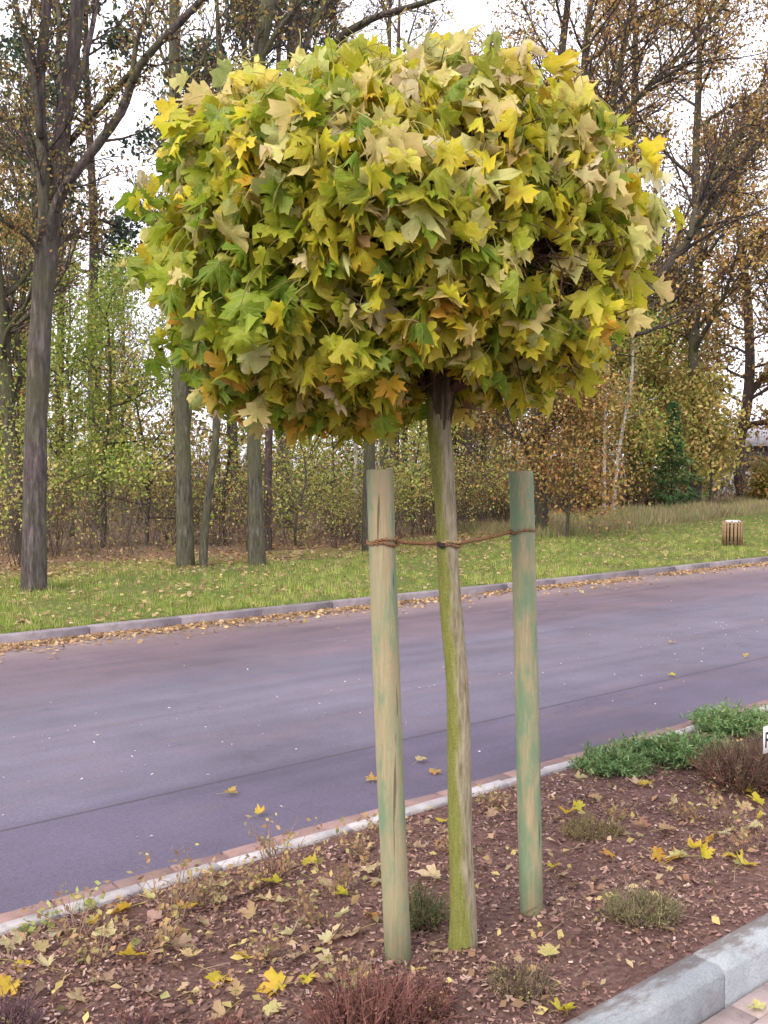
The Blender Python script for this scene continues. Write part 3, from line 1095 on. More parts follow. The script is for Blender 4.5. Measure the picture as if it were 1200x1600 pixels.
def spawn(rg, pts, rs, L, lev, P, out, n_=None, lo=None):
    k = P['n'][lev] if n_ is None else n_
    lo = P['lo'][lev] if lo is None else lo
    pts = np.asarray(pts)
    for q in range(k):
        f = lo + (1 - lo) * (q + rg.random()) / k
        x = f * (len(pts) - 1)
        i = min(int(x), len(pts) - 2)
        p = pts[i] + (pts[i + 1] - pts[i]) * (x - i)
        ax = nrm(pts[i + 1] - pts[i])
        side = rand_dirs(rg, 1)[0]
        side = nrm(side - ax * (side @ ax))
        an = math.radians(rg.normal(P['ang'][lev], 9))
        d = ax * math.cos(an) + side * math.sin(an)
        ll = L * P['ratio'][lev] * (1 - P.get('taper', 0.55) * f) * rg.uniform(0.7, 1.25)
        grow(rg, p, d, ll, max(min(rs[i] * 0.6, ll * 0.022), P.get('rmin', 0.004)), lev + 1, P, out)


def build_tree(name, label, cat, base, trunk, trad, P, rg, limbs=(), leaf=None, bark='bark_oak', twig='twig', group=None, sides=14, trunk_spawn=True, lump=0.03):
    root = tag(empty(name, base), label, cat, group)
    mb = MB()
    tp_, tr_ = smooth_path(trunk, trad, 4)
    add_tube(mb, tp_, tr_, sides, lump=lump, rng=rg)
    mb.obj('trunk', M[bark], root, True, origin=base)
    out = []
    H = float(trunk[-1][2] - trunk[0][2])
    if trunk_spawn: spawn(rg, trunk, trad, H * P.get('hl', 0.5), 0, P, out)
    for (lp, lr) in limbs:
        lp_, lr_ = smooth_path(lp, lr, 4)
        mb = MB()
        add_tube(mb, lp_, lr_, 8, lump=lump, rng=rg)
        mb.obj('limb', M[bark], root, True, origin=base)
        spawn(rg, lp, lr, float(np.linalg.norm(np.asarray(lp[-1]) - np.asarray(lp[0]))) * P.get('ll', 0.7), 1, P, out, P.get('nl', 8), 0.15)
    fat, thin = MB(), MB()
    cand = []
    for lev, pts, rs in out:
        mbx = fat if lev <= 1 else thin
        add_sticks(mbx, pts[:-1], pts[1:], rs[:-1], rs[1:], 5 if lev <= 1 else 3)
        if lev >= P['leaflev']: cand.append(pts[1:])
    if fat.n: fat.obj('branches', M[bark], root, True, origin=base, kind='stuff')
    if thin.n: thin.obj('twigs', M[twig], root, origin=base, kind='stuff')
    if leaf and cand:
        cand = np.concatenate(cand)
        cand = cand[rg.integers(0, len(cand), leaf['n'])]
        if 'zmin' in leaf: cand = cand[cand[:, 2] > leaf['zmin']]
        lm = MB()
        leaf_cloud(lm, rg, cand, leaf.get('spread', 0.12), leaf['size'], leaf['pal'], leaf['w'])
        lm.obj('crown', M['leafy'], root, origin=base, kind='stuff')
    return root


def smooth_path(p, r, k):
    p, r = np.asarray(p, float), np.asarray(r, float)
    n_ = len(p)
    P = np.vstack([2 * p[0] - p[1], p, 2 * p[-1] - p[-2]])
    o, q = [], []
    for i in range(n_ - 1):
        for u in np.linspace(0, 1, k, endpoint=False):
            a, b, c, d_ = P[i], P[i + 1], P[i + 2], P[i + 3]
            o.append(0.5 * (2 * b + (c - a) * u + (2 * a - 5 * b + 4 * c - d_) * u ** 2 + (3 * b - a - 3 * c + d_) * u ** 3))
            q.append(r[i] + (r[i + 1] - r[i]) * u)
    return np.array(o + [p[-1]]), np.array(q + [r[-1]])


def pxs(seq, Y, rg=None, dy=0.0):
    """pixel path at a tree's own distance, wandering a little in depth"""
    out = []
    for k, (x, y) in enumerate(seq):
        out.append(at(x, y, Y + dy * k / max(1, len(seq) - 1)))
    return np.array(out)


def based(path):
    """drop the first point of a trunk path into the ground"""
    p = path.copy()
    p[0, 2] = -0.15
    return p


BROWN = [(0.25, 0.135, 0.055), (0.38, 0.22, 0.085), (0.19, 0.10, 0.05), (0.47, 0.31, 0.11)]
OLIVE = [(0.19, 0.20, 0.045), (0.31, 0.27, 0.07), (0.40, 0.29, 0.10), (0.13, 0.15, 0.04)]
LIME = [(0.31, 0.40, 0.07), (0.45, 0.50, 0.12), (0.19, 0.29, 0.05), (0.55, 0.50, 0.14)]
GOLD = [(0.52, 0.42, 0.12), (0.62, 0.50, 0.20), (0.40, 0.36, 0.09), (0.50, 0.30, 0.12)]
PINE = [(0.055, 0.085, 0.055), (0.075, 0.115, 0.070), (0.10, 0.13, 0.055), (0.045, 0.07, 0.05)]
RUST = [(0.46, 0.24, 0.075), (0.58, 0.35, 0.11), (0.32, 0.15, 0.06), (0.52, 0.39, 0.13)]

P_BARE = dict(seg=0.35, wob=0.10, trop=[0.05, 0.06, 0.04], n=[16, 8, 6, 4], lo=[0.30, 0.2, 0.2, 0.2], ang=[48, 42, 40, 40], ratio=[0.55, 0.5, 0.5, 0.5], lev=3, leaflev=3, hl=0.55, rmin=0.005)
P_FINE = dict(P_BARE, n=[18, 10, 7, 4], ang=[38, 34, 36, 40], trop=[0.07, 0.07, 0.04], nl=14, rmin=0.007)

# big tree with fanned limbs on the verge
rt = np.random.default_rng(31)
YA = ground(53, 932)[1]
u = YA / F_PX
tA = based(pxs([(53, 938), (54, 800), (57, 640), (64, 500), (72, 400), (80, 320), (97, 215), (111, 110), (122, 0), (132, -160)], YA))
rA = np.array([21, 18, 17, 16.5, 17.5, 16, 12, 11, 10, 6]) * u
limA = [
    (pxs([(82, 370), (90, 280), (104, 190), (136, 80), (160, -40)], YA, dy=0.9), np.array([6, 6.5, 6, 5, 3]) * u),
    (pxs([(73, 400), (71, 340), (66, 230), (62, 130), (74, 0), (88, -160)], YA, dy=-0.5), np.array([9, 11.5, 9, 8, 7, 4]) * u),
    (pxs([(73, 400), (82, 350), (94, 308), (115, 273), (154, 224), (189, 175), (207, 125)], YA, dy=-0.8), np.array([7, 10, 8.5, 7.5, 7, 6.5, 6]) * u),
    (pxs([(207, 128), (224, 95), (273, 42), (315, 0), (390, -80)], YA - 0.8, dy=-0.5), np.array([6, 5.5, 5, 4.5, 2.5]) * u),
    (pxs([(205, 135), (213, 70), (236, 0), (250, -70)], YA - 0.8, dy=0.3), np.array([4.5, 3.8, 3, 2]) * u),
    (pxs([(98, 235), (140, 185), (180, 140), (222, 98)], YA + 0.2, dy=-0.9), np.array([5, 5.5, 5, 4.5]) * u),
    (pxs([(66, 300), (44, 235), (18, 190), (-40, 120)], YA, dy=0.4), np.array([6, 5, 4, 2.5]) * u),
    (pxs([(64, 215), (50, 110), (30, 30), (10, -60)], YA - 0.3, dy=-0.5), np.array([5.5, 4.5, 4, 2.5]) * u),
    (pxs([(70, 410), (45, 372), (16, 352), (-40, 320)], YA, dy=-0.7), np.array([5, 4, 3.2, 2]) * u),
    (pxs([(72, 395), (104, 372), (138, 345), (158, 315)], YA, dy=0.5), np.array([4, 3.2, 2.6, 1.8]) * u),
    (pxs([(104, 160), (90, 90), (92, 20), (70, -80)], YA + 0.3, dy=0.7), np.array([5, 4, 3.5, 2]) * u),
]
build_tree('oak_tree', 'tall tree with violet-brown trunk fanning into mossy limbs, standing on the grass verge', 'tree', tA[0] * [1, 1, 0], tA, rA,
           dict(P_FINE, nl=12, n=[8, 9, 6, 4], ll=0.6, rmin=0.007), rt, limA, dict(n=5500, size=0.055, pal=BROWN + OLIVE, w=[3, 2, 3, 1, 3, 3, 2, 2], spread=0.10), 'bark_violet', trunk_spawn=False)

# other trunks that can be told apart at the edge of the wood
def edge_tree(px_path, widths, label, seed, leafn=1500, P=P_FINE, pal=BROWN + OLIVE, lw=None, bark='bark_green', size=0.085, name='forest_tree', extra=None, Y=None, limbs=(), spread=0.12, ztop=-260):
    r_ = np.random.default_rng(seed)
    Y = ground(*px_path[0])[1] if Y is None else Y
    uu = Y / F_PX
    path = based(pxs(px_path, Y))
    lim = [(pxs(q, Y, dy=dy), np.array(wd) * uu) for q, wd, dy in limbs]
    return build_tree(name, label, 'tree', path[0] * [1, 1, 0], path, np.array(widths) / 2 * uu, P, r_, lim,
                      dict(n=leafn, size=size, pal=pal, w=lw or [1] * len(pal), spread=spread) if leafn else None, bark)


edge_tree([(290, 893), (288, 780), (284, 640), (279, 500), (275, 300), (273, 100), (272, -120), (270, -330)], [30, 25, 23, 21, 19, 18, 14, 6],
          'straight moss-green trunk at the wood edge with a thin leaning stem beside it', 41, 1100, dict(P_FINE, lo=[0.40, .2, .2, .2], n=[20, 8, 6, 4], hl=0.34),
          limbs=[([(287, 720), (296, 620), (302, 540), (306, 430), (318, 250), (322, 60)], [6.5, 6, 5.5, 5, 4, 2.5], 0.6)])
edge_tree([(316, 893), (320, 830), (330, 740), (341, 640), (348, 480), (345, 250), (340, 60), (338, -150)], [15, 13, 12, 11, 10, 8, 6, 3],
          'slender grey trunk leaning outward close beside the straight mossy trunk', 42, 1300, dict(P_FINE, lo=[0.5, .2, .2, .2], n=[14, 7, 5, 4], hl=0.34))
edge_tree([(402, 892), (400, 820), (397, 700), (394, 520), (392, 300), (402, 110), (420, 0), (440, -160)], [32, 25, 22, 21, 21, 22, 22, 12],
          'stout pale green trunk with a flared foot, rooted in the verge grass', 43, 600, dict(P_FINE, lo=[0.58, .2, .2, .2], n=[12, 8, 6, 4], hl=0.36),
          limbs=[([(395, 160), (380, 60), (372, -80)], [5, 4, 2.5], 0.5), ([(404, 100), (440, 40), (500, -30)], [4.5, 4, 2], -0.5)])
edge_tree([(575, 868), (576, 760), (578, 640), (565, 450), (520, 260), (480, 130), (462, 40), (470, -120)], [22, 18, 17, 17, 18, 20, 18, 9],
          'dark leaning trunk rising behind the pale brown stake', 44, 900, dict(P_FINE, lo=[0.6, .2, .2, .2], n=[10, 9, 7, 4], hl=0.40), bark='bark_oak',
          limbs=[([(486, 140), (520, 70), (580, 30), (660, 5), (760, -30)], [7, 6, 5, 4, 2.5], -1.0), ([(470, 90), (500, 20), (560, -60)], [6, 5, 3], 0.6)])
edge_tree([(30, 872), (24, 780), (17, 680), (8, 580), (0, 480), (-14, 330), (-24, 150), (-30, -60)], [28, 24, 23, 21, 20, 16, 12, 6],
          'grey-brown trunk leaning away behind the big fanned tree', 45, 2200, dict(P_FINE, lo=[0.3, .2, .2, .2]), bark='bark_oak')
edge_tree([(418, 868), (418, 800), (420, 690), (424, 520), (430, 300), (436, 60), (440, -120)], [15, 13, 12, 11, 9, 7, 4],
          'thin dark trunk just behind the stout pale green trunk', 46, 900, dict(P_FINE, lo=[0.6, .2, .2, .2], n=[10, 7, 5, 4], hl=0.3), bark='bark_pine')
edge_tree([(556, 846), (556, 760), (555, 640), (552, 480), (548, 250), (545, 60)], [7, 6.5, 6, 5, 4, 2.5],
          'very thin pale birch stem among yellow-leaved bushes', 47, 700, dict(P_BARE, n=[9, 6, 5, 3], hl=0.3), bark='bark_birch', name='birch_tree', pal=GOLD)

# oak that keeps its brown leaves, with a long limb reaching over the grass
edge_tree([(848, 842), (846, 780), (842, 700), (838, 620), (845, 500), (852, 330), (870, 150), (890, -20), (905, -160)], [24, 20, 18, 18, 17, 16, 13, 9, 4],
          'oak keeping rust-brown leaves, a long bare limb reaching out over the grass', 51, 26000, dict(P_FINE, lo=[0.16, .2, .2, .2], n=[20, 10, 8, 5], hl=0.36, nl=30, rmin=0.009, ll=0.8, ang=[52, 40, 38, 40]),
          pal=BROWN + RUST + OLIVE, lw=[3, 3, 2, 2, 2, 2, 2, 1, 1, 2, 2, 1], size=0.095, bark='bark_oak', name='oak_tree', spread=0.20,
          limbs=[([(846, 700), (880, 610), (930, 545), (985, 495), (1040, 420), (1078, 370), (1105, 330), (1150, 270), (1215, 190)], [8, 7.5, 7, 6.5, 6, 5.5, 5, 4, 2.5], 1.5),
                 ([(1078, 372), (1090, 320), (1130, 250), (1190, 170), (1250, 90)], [4.5, 4.5, 4, 3, 2], 2.5),
                 ([(850, 420), (885, 300), (905, 200), (915, 80), (930, -60)], [6.5, 6, 5.5, 5, 3], -1.0),
                 ([(880, 330), (945, 200), (965, 120), (985, 20), (1000, -80)], [6, 5.5, 5, 4.5, 3], 1.0),
                 ([(930, 240), (1000, 150), (1060, 90), (1130, 10), (1180, -60)], [4, 4, 3.5, 3, 2], 2.0)])
# dense olive-rust tree standing farther along the verge
edge_tree([(1165, 784), (1155, 740), (1156, 690), (1166, 640), (1172, 560), (1165, 440), (1150, 320), (1150, 200)], [22, 18, 17, 16, 15, 13, 9, 5],
          'crooked brown trunk with an orange-brown crown beside the far house', 52, 8500, dict(P_FINE, lo=[0.42, .2, .2, .2], n=[22, 10, 7, 4], hl=0.5, seg=0.6, ang=[62, 45, 40, 40], rmin=0.012),
          pal=RUST + BROWN + OLIVE, lw=[3, 3, 2, 2, 2, 2, 1, 1, 2, 2, 2, 0], size=0.24, bark='bark_pine', name='oak_tree', Y=58, spread=0.4,
          limbs=[([(1168, 620), (1195, 590), (1235, 580)], [6, 5, 3], 0), ([(1160, 670), (1190, 660), (1240, 668)], [5, 4, 2], -2.0)])
for k, (bx, lab) in enumerate(((985, 'very tall rust-gold oak rising behind the birch stems'), (1085, 'very tall orange-brown oak rising behind the yellow bushy tree'), (1235, 'very tall golden-brown oak rising beside the far house'))):
    edge_tree([(bx, 800), (bx + 4, 690), (bx - 2, 560), (bx + 6, 420), (bx + 2, 260), (bx + 8, 90), (bx + 4, -60), (bx, -160)], [20, 16, 15, 14, 12, 9, 6, 3],
              lab, 56 + k, 10500, dict(P_FINE, lo=[0.26, .15, .2, .2], n=[30, 10, 8, 4], hl=0.42, seg=0.8, ang=[50, 40, 38, 40], rmin=0.014), pal=RUST + BROWN + OLIVE, lw=[3, 3, 1, 3, 2, 3, 0, 3, 1, 2, 3, 0],
              size=0.20, bark='bark_oak', name='oak_tree', Y=46 + k, spread=0.35)
for k, (bx, by, lean) in enumerate(((944, 772, 3), (958, 772, 28))):
    edge_tree([(bx, by + 20), (bx + lean * .2, by - 40), (bx + lean * .6, by - 110), (bx + lean, by - 170), (bx + lean * 1.2, by - 260)], [6.5, 5.5, 5, 4.5, 2],
              ['upright white birch stem in front of the rust-brown wood', 'white birch stem leaning out, in front of the rust-brown wood'][k], 61 + k, 500,
              dict(P_BARE, n=[9, 5, 4, 3], hl=0.35, lo=[0.5, .2, .2, .2], rmin=0.008), pal=GOLD + OLIVE, bark='bark_birch', name='birch_tree', Y=34, size=0.12)


# prototypes for the trees farther back
def proto(name, label, group, seed, H, r0, P, leaf, bark, lean=0.3):
    r_ = np.random.default_rng(seed)
    zs = np.linspace(-0.2, H, 9)
    wig = np.cumsum(r_.normal(0, 0.07, (9, 2)), 0) + np.outer(np.linspace(0, 1, 9), r_.normal(0, lean, 2))
    path = np.concatenate([wig - wig[0], zs[:, None]], 1)
    rad = r0 * np.array([1.25, 1.0, .93, .86, .78, .66, .52, .36, .15])
    return build_tree(name, label, 'tree', np.zeros(3), path, rad, P, r_, (), leaf, bark, group=group, sides=9)


GB = 'slender bare trees deep in the wood'
GO = 'olive-brown leaved trees in the wood'
GP = 'tall pines behind the leafy trees'
protos_bare = [proto('forest_tree', 'slender nearly bare tree standing deep in the wood', GB, 70 + i, H, r, dict(P_FINE, n=[16, 8, 6, 3], hl=0.42, seg=0.5, rmin=0.008),
                     dict(n=1300, size=0.11, pal=BROWN + OLIVE, w=[2, 2, 2, 1, 2, 2, 2, 2], spread=0.2), b)
               for i, (H, r, b) in enumerate(((14, 0.12, 'bark_oak'), (16, 0.15, 'bark_pine'), (12, 0.09, 'bark_green')))]
protos_olive = [proto('forest_tree', 'leafy olive-brown tree standing in the wood', GO, 80 + i, H, 0.15, dict(P_FINE, n=[22, 9, 6, 3], hl=0.42, lo=[0.15, .2, .2, .2], seg=0.5, rmin=0.008, ang=[55, 42, 40, 40]),
                      dict(n=5200, size=0.17, pal=OLIVE + BROWN + RUST, w=[3, 3, 3, 2, 2, 2, 1, 1, 1, 1, 1, 1], spread=0.3), 'bark_oak') for i, H in enumerate((11, 13))]
P_PINE = dict(P_BARE, n=[26, 7, 5], lev=2, leaflev=2, lo=[0.42, 0.3, 0.2], ang=[78, 45, 45], ratio=[0.36, 0.5, 0.5], trop=[0.03, 0.04, 0.04], hl=0.5, rmin=0.008, seg=0.4)
protos_pine = [proto('pine_tree', 'tall pine with thin blue-green needle clumps behind the leafy trees', GP, 90 + i, H, 0.16, P_PINE,
                     dict(n=6000, size=0.19, pal=PINE, w=[2, 2, 1, 2], spread=0.22), 'bark_pine', 0.2) for i, H in enumerate((15, 17))]


def put(o, x, y, z=0.0, rz=0.0, sc_=1.0):
    o.location = (x, y, z)
    o.rotation_euler = (0, 0, rz)
    o.scale = (sc_,) * 3


rf = np.random.default_rng(5)
used = set()


def spots(n_, y0, y1, gap, xr=0.46, xlo=None, xhi=None, seed=1):
    r_ = np.random.default_rng(seed)
    out, tries = [], 0
    while len(out) < n_ and tries < 9000:
        tries += 1
        Y = r_.uniform(y0, y1)
        X = r_.uniform(-xr if xlo is None else xlo, xr if xhi is None else xhi) * Y
        s, t = to_st(np.array([X, Y, 0]))
        if t < forest_edge(s) + 1.5: continue
        if all((X - a) ** 2 + (Y - b) ** 2 > gap ** 2 for a, b in out): out.append((X, Y))
    return out


def scatter_protos(protos, places, smin, smax):
    for k, (x, y) in enumerate(places):
        p = protos[k % len(protos)]
        o = p if p.name not in used else copy_tree(p)
        used.add(p.name)
        put(o, x, y, 0.05, rf.uniform(0, 6.28), rf.uniform(smin, smax))


scatter_protos(protos_bare, spots(22, 24, 50, 2.2, seed=11), 0.8, 1.15)
scatter_protos(protos_olive, spots(4, 30, 48, 4.0, xlo=-0.44, xhi=0.10, seed=12) + spots(10, 34, 62, 4.0, xlo=0.06, xhi=0.32, seed=14), 0.75, 1.15)
scatter_protos(protos_pine, spots(6, 27, 46, 4.0, xlo=-0.46, xhi=-0.08, seed=13) + spots(3, 36, 55, 5.0, xlo=0.1, xhi=0.44, seed=15), 0.85, 1.15)

# understorey trees and the hedge of bushes at the wood's edge
P_UND = dict(P_BARE, n=[18, 8, 5], lev=2, leaflev=1, lo=[0.15, 0.15, 0.2], ang=[65, 45, 40], ratio=[0.55, 0.5, 0.5], trop=[0.02, 0.02, 0.0], hl=0.75, seg=0.25)


def understorey(px, Y, H, pal, wts, n_, label, seed, size=0.11, name='young_tree', spread=0.22):
    r_ = np.random.default_rng(seed)
    b = at(px, 800, Y)
    b[2] = 0.05
    zs = np.linspace(-0.1, H, 7)
    path = np.concatenate([np.cumsum(r_.normal(0, 0.06, (7, 2)), 0), zs[:, None]], 1) + b * [1, 1, 0]
    return build_tree(name, label, 'tree', b * [1, 1, 0], path, 0.05 * np.array([1.2, 1, .9, .75, .6, .45, .2]) * H / 5, P_UND, r_, (),
                      dict(n=n_, size=size, pal=pal, w=wts, spread=spread), 'bark_oak', sides=7)


understorey(165, 21, 5.6, LIME, [3, 2, 3, 1], 11000, 'young tree full of fresh lime-green leaves behind the big fanned tree', 101, 0.085)
understorey(105, 24, 6.4, LIME + OLIVE, [2, 2, 3, 1, 2, 1, 0, 1], 6500, 'young tree with darker mixed green leaves deeper behind the big fanned tree', 102, 0.09)
understorey(225, 21.5, 4.0, GOLD + LIME, [2, 3, 1, 2, 1, 1, 0, 1], 1500, 'small tree with golden-yellow leaves near the straight mossy trunk', 103, 0.10)
understorey(350, 22, 4.2, OLIVE + LIME, [2, 2, 2, 1, 1, 1, 1, 0], 1800, 'small olive-green tree between the mossy trunks', 104, 0.10)
understorey(40, 19.5, 4.4, LIME + OLIVE, [3, 2, 3, 1, 1, 1, 1, 1], 3600, 'small green-leaved tree close behind the grey-brown leaning trunk', 112, 0.08)
understorey(455, 21, 3.0, LIME + GOLD, [2, 3, 2, 1, 2, 2, 1, 0], 2600, 'small yellow-green tree next to the stout pale green trunk', 113, 0.075)
understorey(525, 24, 3.4, OLIVE + LIME, [2, 2, 1, 2, 2, 2, 2, 0], 2600, 'small olive tree around the very thin pale birch stem', 114, 0.08)
understorey(640, 25, 3.2, LIME + GOLD, [2, 2, 2, 1, 1, 2, 0, 0], 2600, 'small yellow-green bushy tree seen between stake and maple trunk', 105, 0.10)
understorey(882, 24, 3.9, RUST + BROWN + OLIVE, [2, 2, 3, 1, 3, 3, 2, 1, 2, 2, 1, 1], 6500, 'young oak full of rust-brown leaves beside the green-stained stake', 106, 0.10, spread=0.32)
understorey(985, 44, 8.0, OLIVE + LIME + RUST, [3, 3, 2, 1, 2, 2, 1, 1, 0, 1, 1, 1], 7000, 'bushy olive-gold tree behind the birch stems', 107, 0.18, spread=0.45)
understorey(1100, 46, 6.0, GOLD + OLIVE, [3, 1, 3, 2, 2, 2, 1, 1], 4600, 'bushy tree with deep yellow leaves beside the dark green conifer', 108, 0.22, spread=0.4)
understorey(1190, 52, 1.7, RUST + OLIVE, [1, 1, 2, 1, 3, 2, 2, 3], 2600, 'low dark olive bush in front of the far house', 109, 0.2, spread=0.35)
understorey(1010, 50, 10.5, OLIVE + RUST + LIME, [3, 3, 2, 1, 1, 1, 1, 2, 2, 1, 1, 1], 7500, 'tall olive-rust tree filling the gap above the conifer', 110, 0.26, spread=0.6)
understorey(1085, 62, 12.0, RUST + OLIVE, [2, 3, 2, 2, 2, 3, 2, 1], 6000, 'tall orange-olive tree behind the yellow bushy tree', 111, 0.28, spread=0.7)

# spruce
rc = np.random.default_rng(120)
sb = ground(1050, 800) * [1, 1, 0]
sb = sb / sb[1] * 44
spr = tag(empty('conifer_tree', sb), 'small dark green conifer with drooping boughs at the edge of the grass', 'tree')
mb = MB()
add_tube(mb, [(0, 0, -0.1), (0, 0, 2.4), (0.02, 0, 4.9)], [0.09, 0.06, 0.01], 8)
mb.obj('trunk', M['bark_pine'], spr, True)
lm = MB()
zz = rc.uniform(0, 1, 6500) ** 1.25
rr = (1 - zz) * 1.5 * (0.55 + 0.45 * np.sqrt(rc.random(6500))) * (0.75 + 0.25 * np.sin(zz * 42))
aa = rc.uniform(0, 6.283, 6500)
rr = rr * (0.85 + 0.28 * np.sin(3 * aa + 9 * zz) + 0.18 * np.sin(7 * aa - 25 * zz)) + 0.12
pp_ = np.stack([np.cos(aa) * rr, np.sin(aa) * rr, 0.15 + zz * 4.7 - 0.25 * rr], 1)
Rm = frames(np.stack([np.cos(aa), np.sin(aa), -0.45 + rc.normal(0, .2, 6500)], 1), UP + rc.normal(0, 0.4, (6500, 3)))
add_scatter(lm, QUAD * [0.45, 1.2, 1], QT, pp_, Rm, rc.uniform(0.12, 0.24, 6500), pick(rc, 6500, [(0.085, 0.18, 0.06), (0.12, 0.23, 0.085), (0.06, 0.13, 0.05), (0.16, 0.20, 0.08)], [1, 1, 1, 0.5]))
lm.obj('crown', M['leafy'], spr, kind='stuff')


def bush(name, label, group, loc, H, W, nst, nleaf, pal, wts, lsize, seed, stalk=(0.10, 0.07, 0.055), spread=0.07, lo=0.3, stem_r=0.007, arch=0.25):
    r_ = np.random.default_rng(seed)
    root = tag(empty(name, loc), label, 'bush', group)
    p0, p1, ra, rb, tips = [], [], [], [], []
    for k in range(nst):
        a = r_.uniform(0, 6.283)
        d = nrm(np.array([math.cos(a), math.sin(a), 0]) * r_.uniform(0.1, 1.0) * W / H + UP)
        p = np.array([math.cos(a), math.sin(a), 0]) * r_.uniform(0, 0.16) * W - UP * 0.03
        L = H * r_.uniform(0.6, 1.1)
        n_ = 6
        for i in range(n_):
            q = p + d * L / n_
            r1, r2 = stem_r * (1 - i / n_ * 0.8), stem_r * (1 - (i + 1) / n_ * 0.8)
            p0.append(p); p1.append(q); ra.append(r1); rb.append(r2)
            if i >= 1:
                for z_ in range(2):
                    e = q + nrm(d + r_.normal(0, 0.7, 3)) * L * r_.uniform(0.10, 0.28)
                    p0.append(q); p1.append(e); ra.append(r2 * 0.6); rb.append(r2 * 0.3)
                    if i / n_ >= lo: tips += [e, (q + e) / 2]
                if i / n_ >= lo: tips.append(q)
            p = q
            d = nrm(d + r_.normal(0, 0.16, 3) - UP * arch * 0.1 * i + np.array([d[0], d[1], 0]) * arch * 0.3)
    mb = MB()
    add_sticks(mb, p0, p1, ra, rb, 3, np.clip(np.array([stalk]) * (1 + r_.normal(0, 0.25, (len(p0), 1))), 0.01, 1))
    mb.obj('stems', M['dry'], root, kind='stuff')
    if nleaf:
        tips = np.array(tips)
        lm_ = MB()
        leaf_cloud(lm_, r_, tips[r_.integers(0, len(tips), nleaf)], spread, lsize, pal, wts)
        lm_.obj('leaves', M['leafy'], root, kind='stuff')
    return root


GY = 'thin yellow-leaved bushes along the wood edge'
GR = 'brown-leaved bushes along the wood edge'
by = [bush('edge_bush', 'thin bush with sparse pale yellow leaves at the edge of the wood', GY, (0, 0, 0), 2.0, 1.1, 16, 520, GOLD + LIME, [3, 3, 3, 1, 3, 3, 2, 1], 0.062, 130 + i, spread=0.09) for i in range(3)]
br = [bush('edge_bush', 'twiggy bush with brown and olive leaves at the edge of the wood', GR, (0, 0, 0), 1.8, 1.1, 22, 320, BROWN + OLIVE, [3, 3, 2, 1, 2, 2, 1, 1], 0.07, 140 + i, spread=0.10) for i in range(3)]
ub = set()


def put_bush(p, x, y, s):
    o = p if p.name not in ub else copy_tree(p)
    ub.add(p.name)
    put(o, x, y, 0.05, rf.uniform(0, 6.28), s)


cnt_b = 0
for k in range(400):
    s = rf.uniform(3, 44)
    t = forest_edge(s) + rf.uniform(0.2, 5.0)
    p = st(s, t)
    if abs(p[0] / p[1]) > 0.45 or p[1] > 50: continue
    yellow = rf.random() < (0.72 if p[0] / p[1] < 0.05 else 0.2)
    put_bush((by if yellow else br)[k % 3], p[0], p[1], rf.uniform(0.7, 1.25) * (1 if p[1] < 30 else 1.4))
    cnt_b += 1
    if cnt_b >= 75: break

# undergrowth that reads as one mass: brushwood, dead leaves and far foliage
ru = np.random.default_rng(150)


def mass(name, label, n_st, n_lf, y0, y1, h, pal, wts, lsize, off=0.6, rmin=0.004, sl=0.9):
    mbs, lmx = MB(), MB()
    P0, LP = [], []
    while len(P0) < max(n_st, n_lf):
        Y = ru.uniform(y0, y1, 4000)
        X = ru.uniform(-0.47, 0.47, 4000) * Y
        S_ = X * RD[0] + Y * RD[1]
        T_ = X * RN[0] + Y * RN[1]
        ok = T_ > forest_edge(S_) + off
        P0 += np.stack([X[ok], Y[ok], np.zeros(ok.sum())], 1).tolist()
    P0 = np.array(P0)
    a = P0[:n_st].copy()
    a[:, 2] = ru.uniform(0, h * 0.7, n_st) * ru.random(n_st)
    dd = nrm(UP * 1.2 + ru.normal(0, 0.55, (n_st, 3)))
    L = ru.uniform(0.3, 1.0, (n_st, 1)) * sl
    add_sticks(mbs, a, a + dd * L, np.full(n_st, rmin * 1.6), np.full(n_st, rmin * 0.6), 3,
               pick(ru, n_st, [(0.16, 0.13, 0.11), (0.25, 0.19, 0.155), (0.11, 0.09, 0.08)], [1, 1, 1]))
    b = P0[:n_lf].copy()
    b[:, 2] = h * ru.random(n_lf) ** 1.3
    leaf_cloud(mbs, ru, b, 0.1, lsize, pal, wts)
    o = mbs.obj(name, M['leafy'])
    tag(o, label, 'undergrowth', None, 'stuff')


mass('undergrowth', 'tangle of brushwood and dead leaves under the trees', 5500, 15000, 17, 36, 2.4, BROWN + OLIVE + GOLD + LIME, [2, 2, 1, 2, 3, 3, 2, 1, 2, 2, 2, 0.5, 3, 3, 3, 2], 0.062)
mass('far_woodland', 'dim mass of foliage and twigs far back in the wood', 9000, 26000, 38, 85, 5.0, BROWN + OLIVE, [3, 3, 3, 1, 3, 3, 2, 3], 0.30, 3.0, 0.010, 2.4)

# ------------------------------------------------------------------ verge: grass, leaf litter, tall dry grass
rv = np.random.default_rng(160)
BL = np.array([(-0.07, 0, 0), (0.07, 0, 0), (0.10, 0.0, 1.0), (-0.35, 0.1, 0), (-0.22, 0.1, 0), (-0.65, 0.25, 0.75), (0.3, -0.15, 0), (0.44, -0.15, 0), (0.75, -0.3, 0.85), (0, 0.3, 0), (0.12, 0.3, 0), (0.1, 0.75, 0.7)])
BT = np.array([(0, 1, 2), (3, 4, 5), (6, 7, 8), (9, 10, 11)])


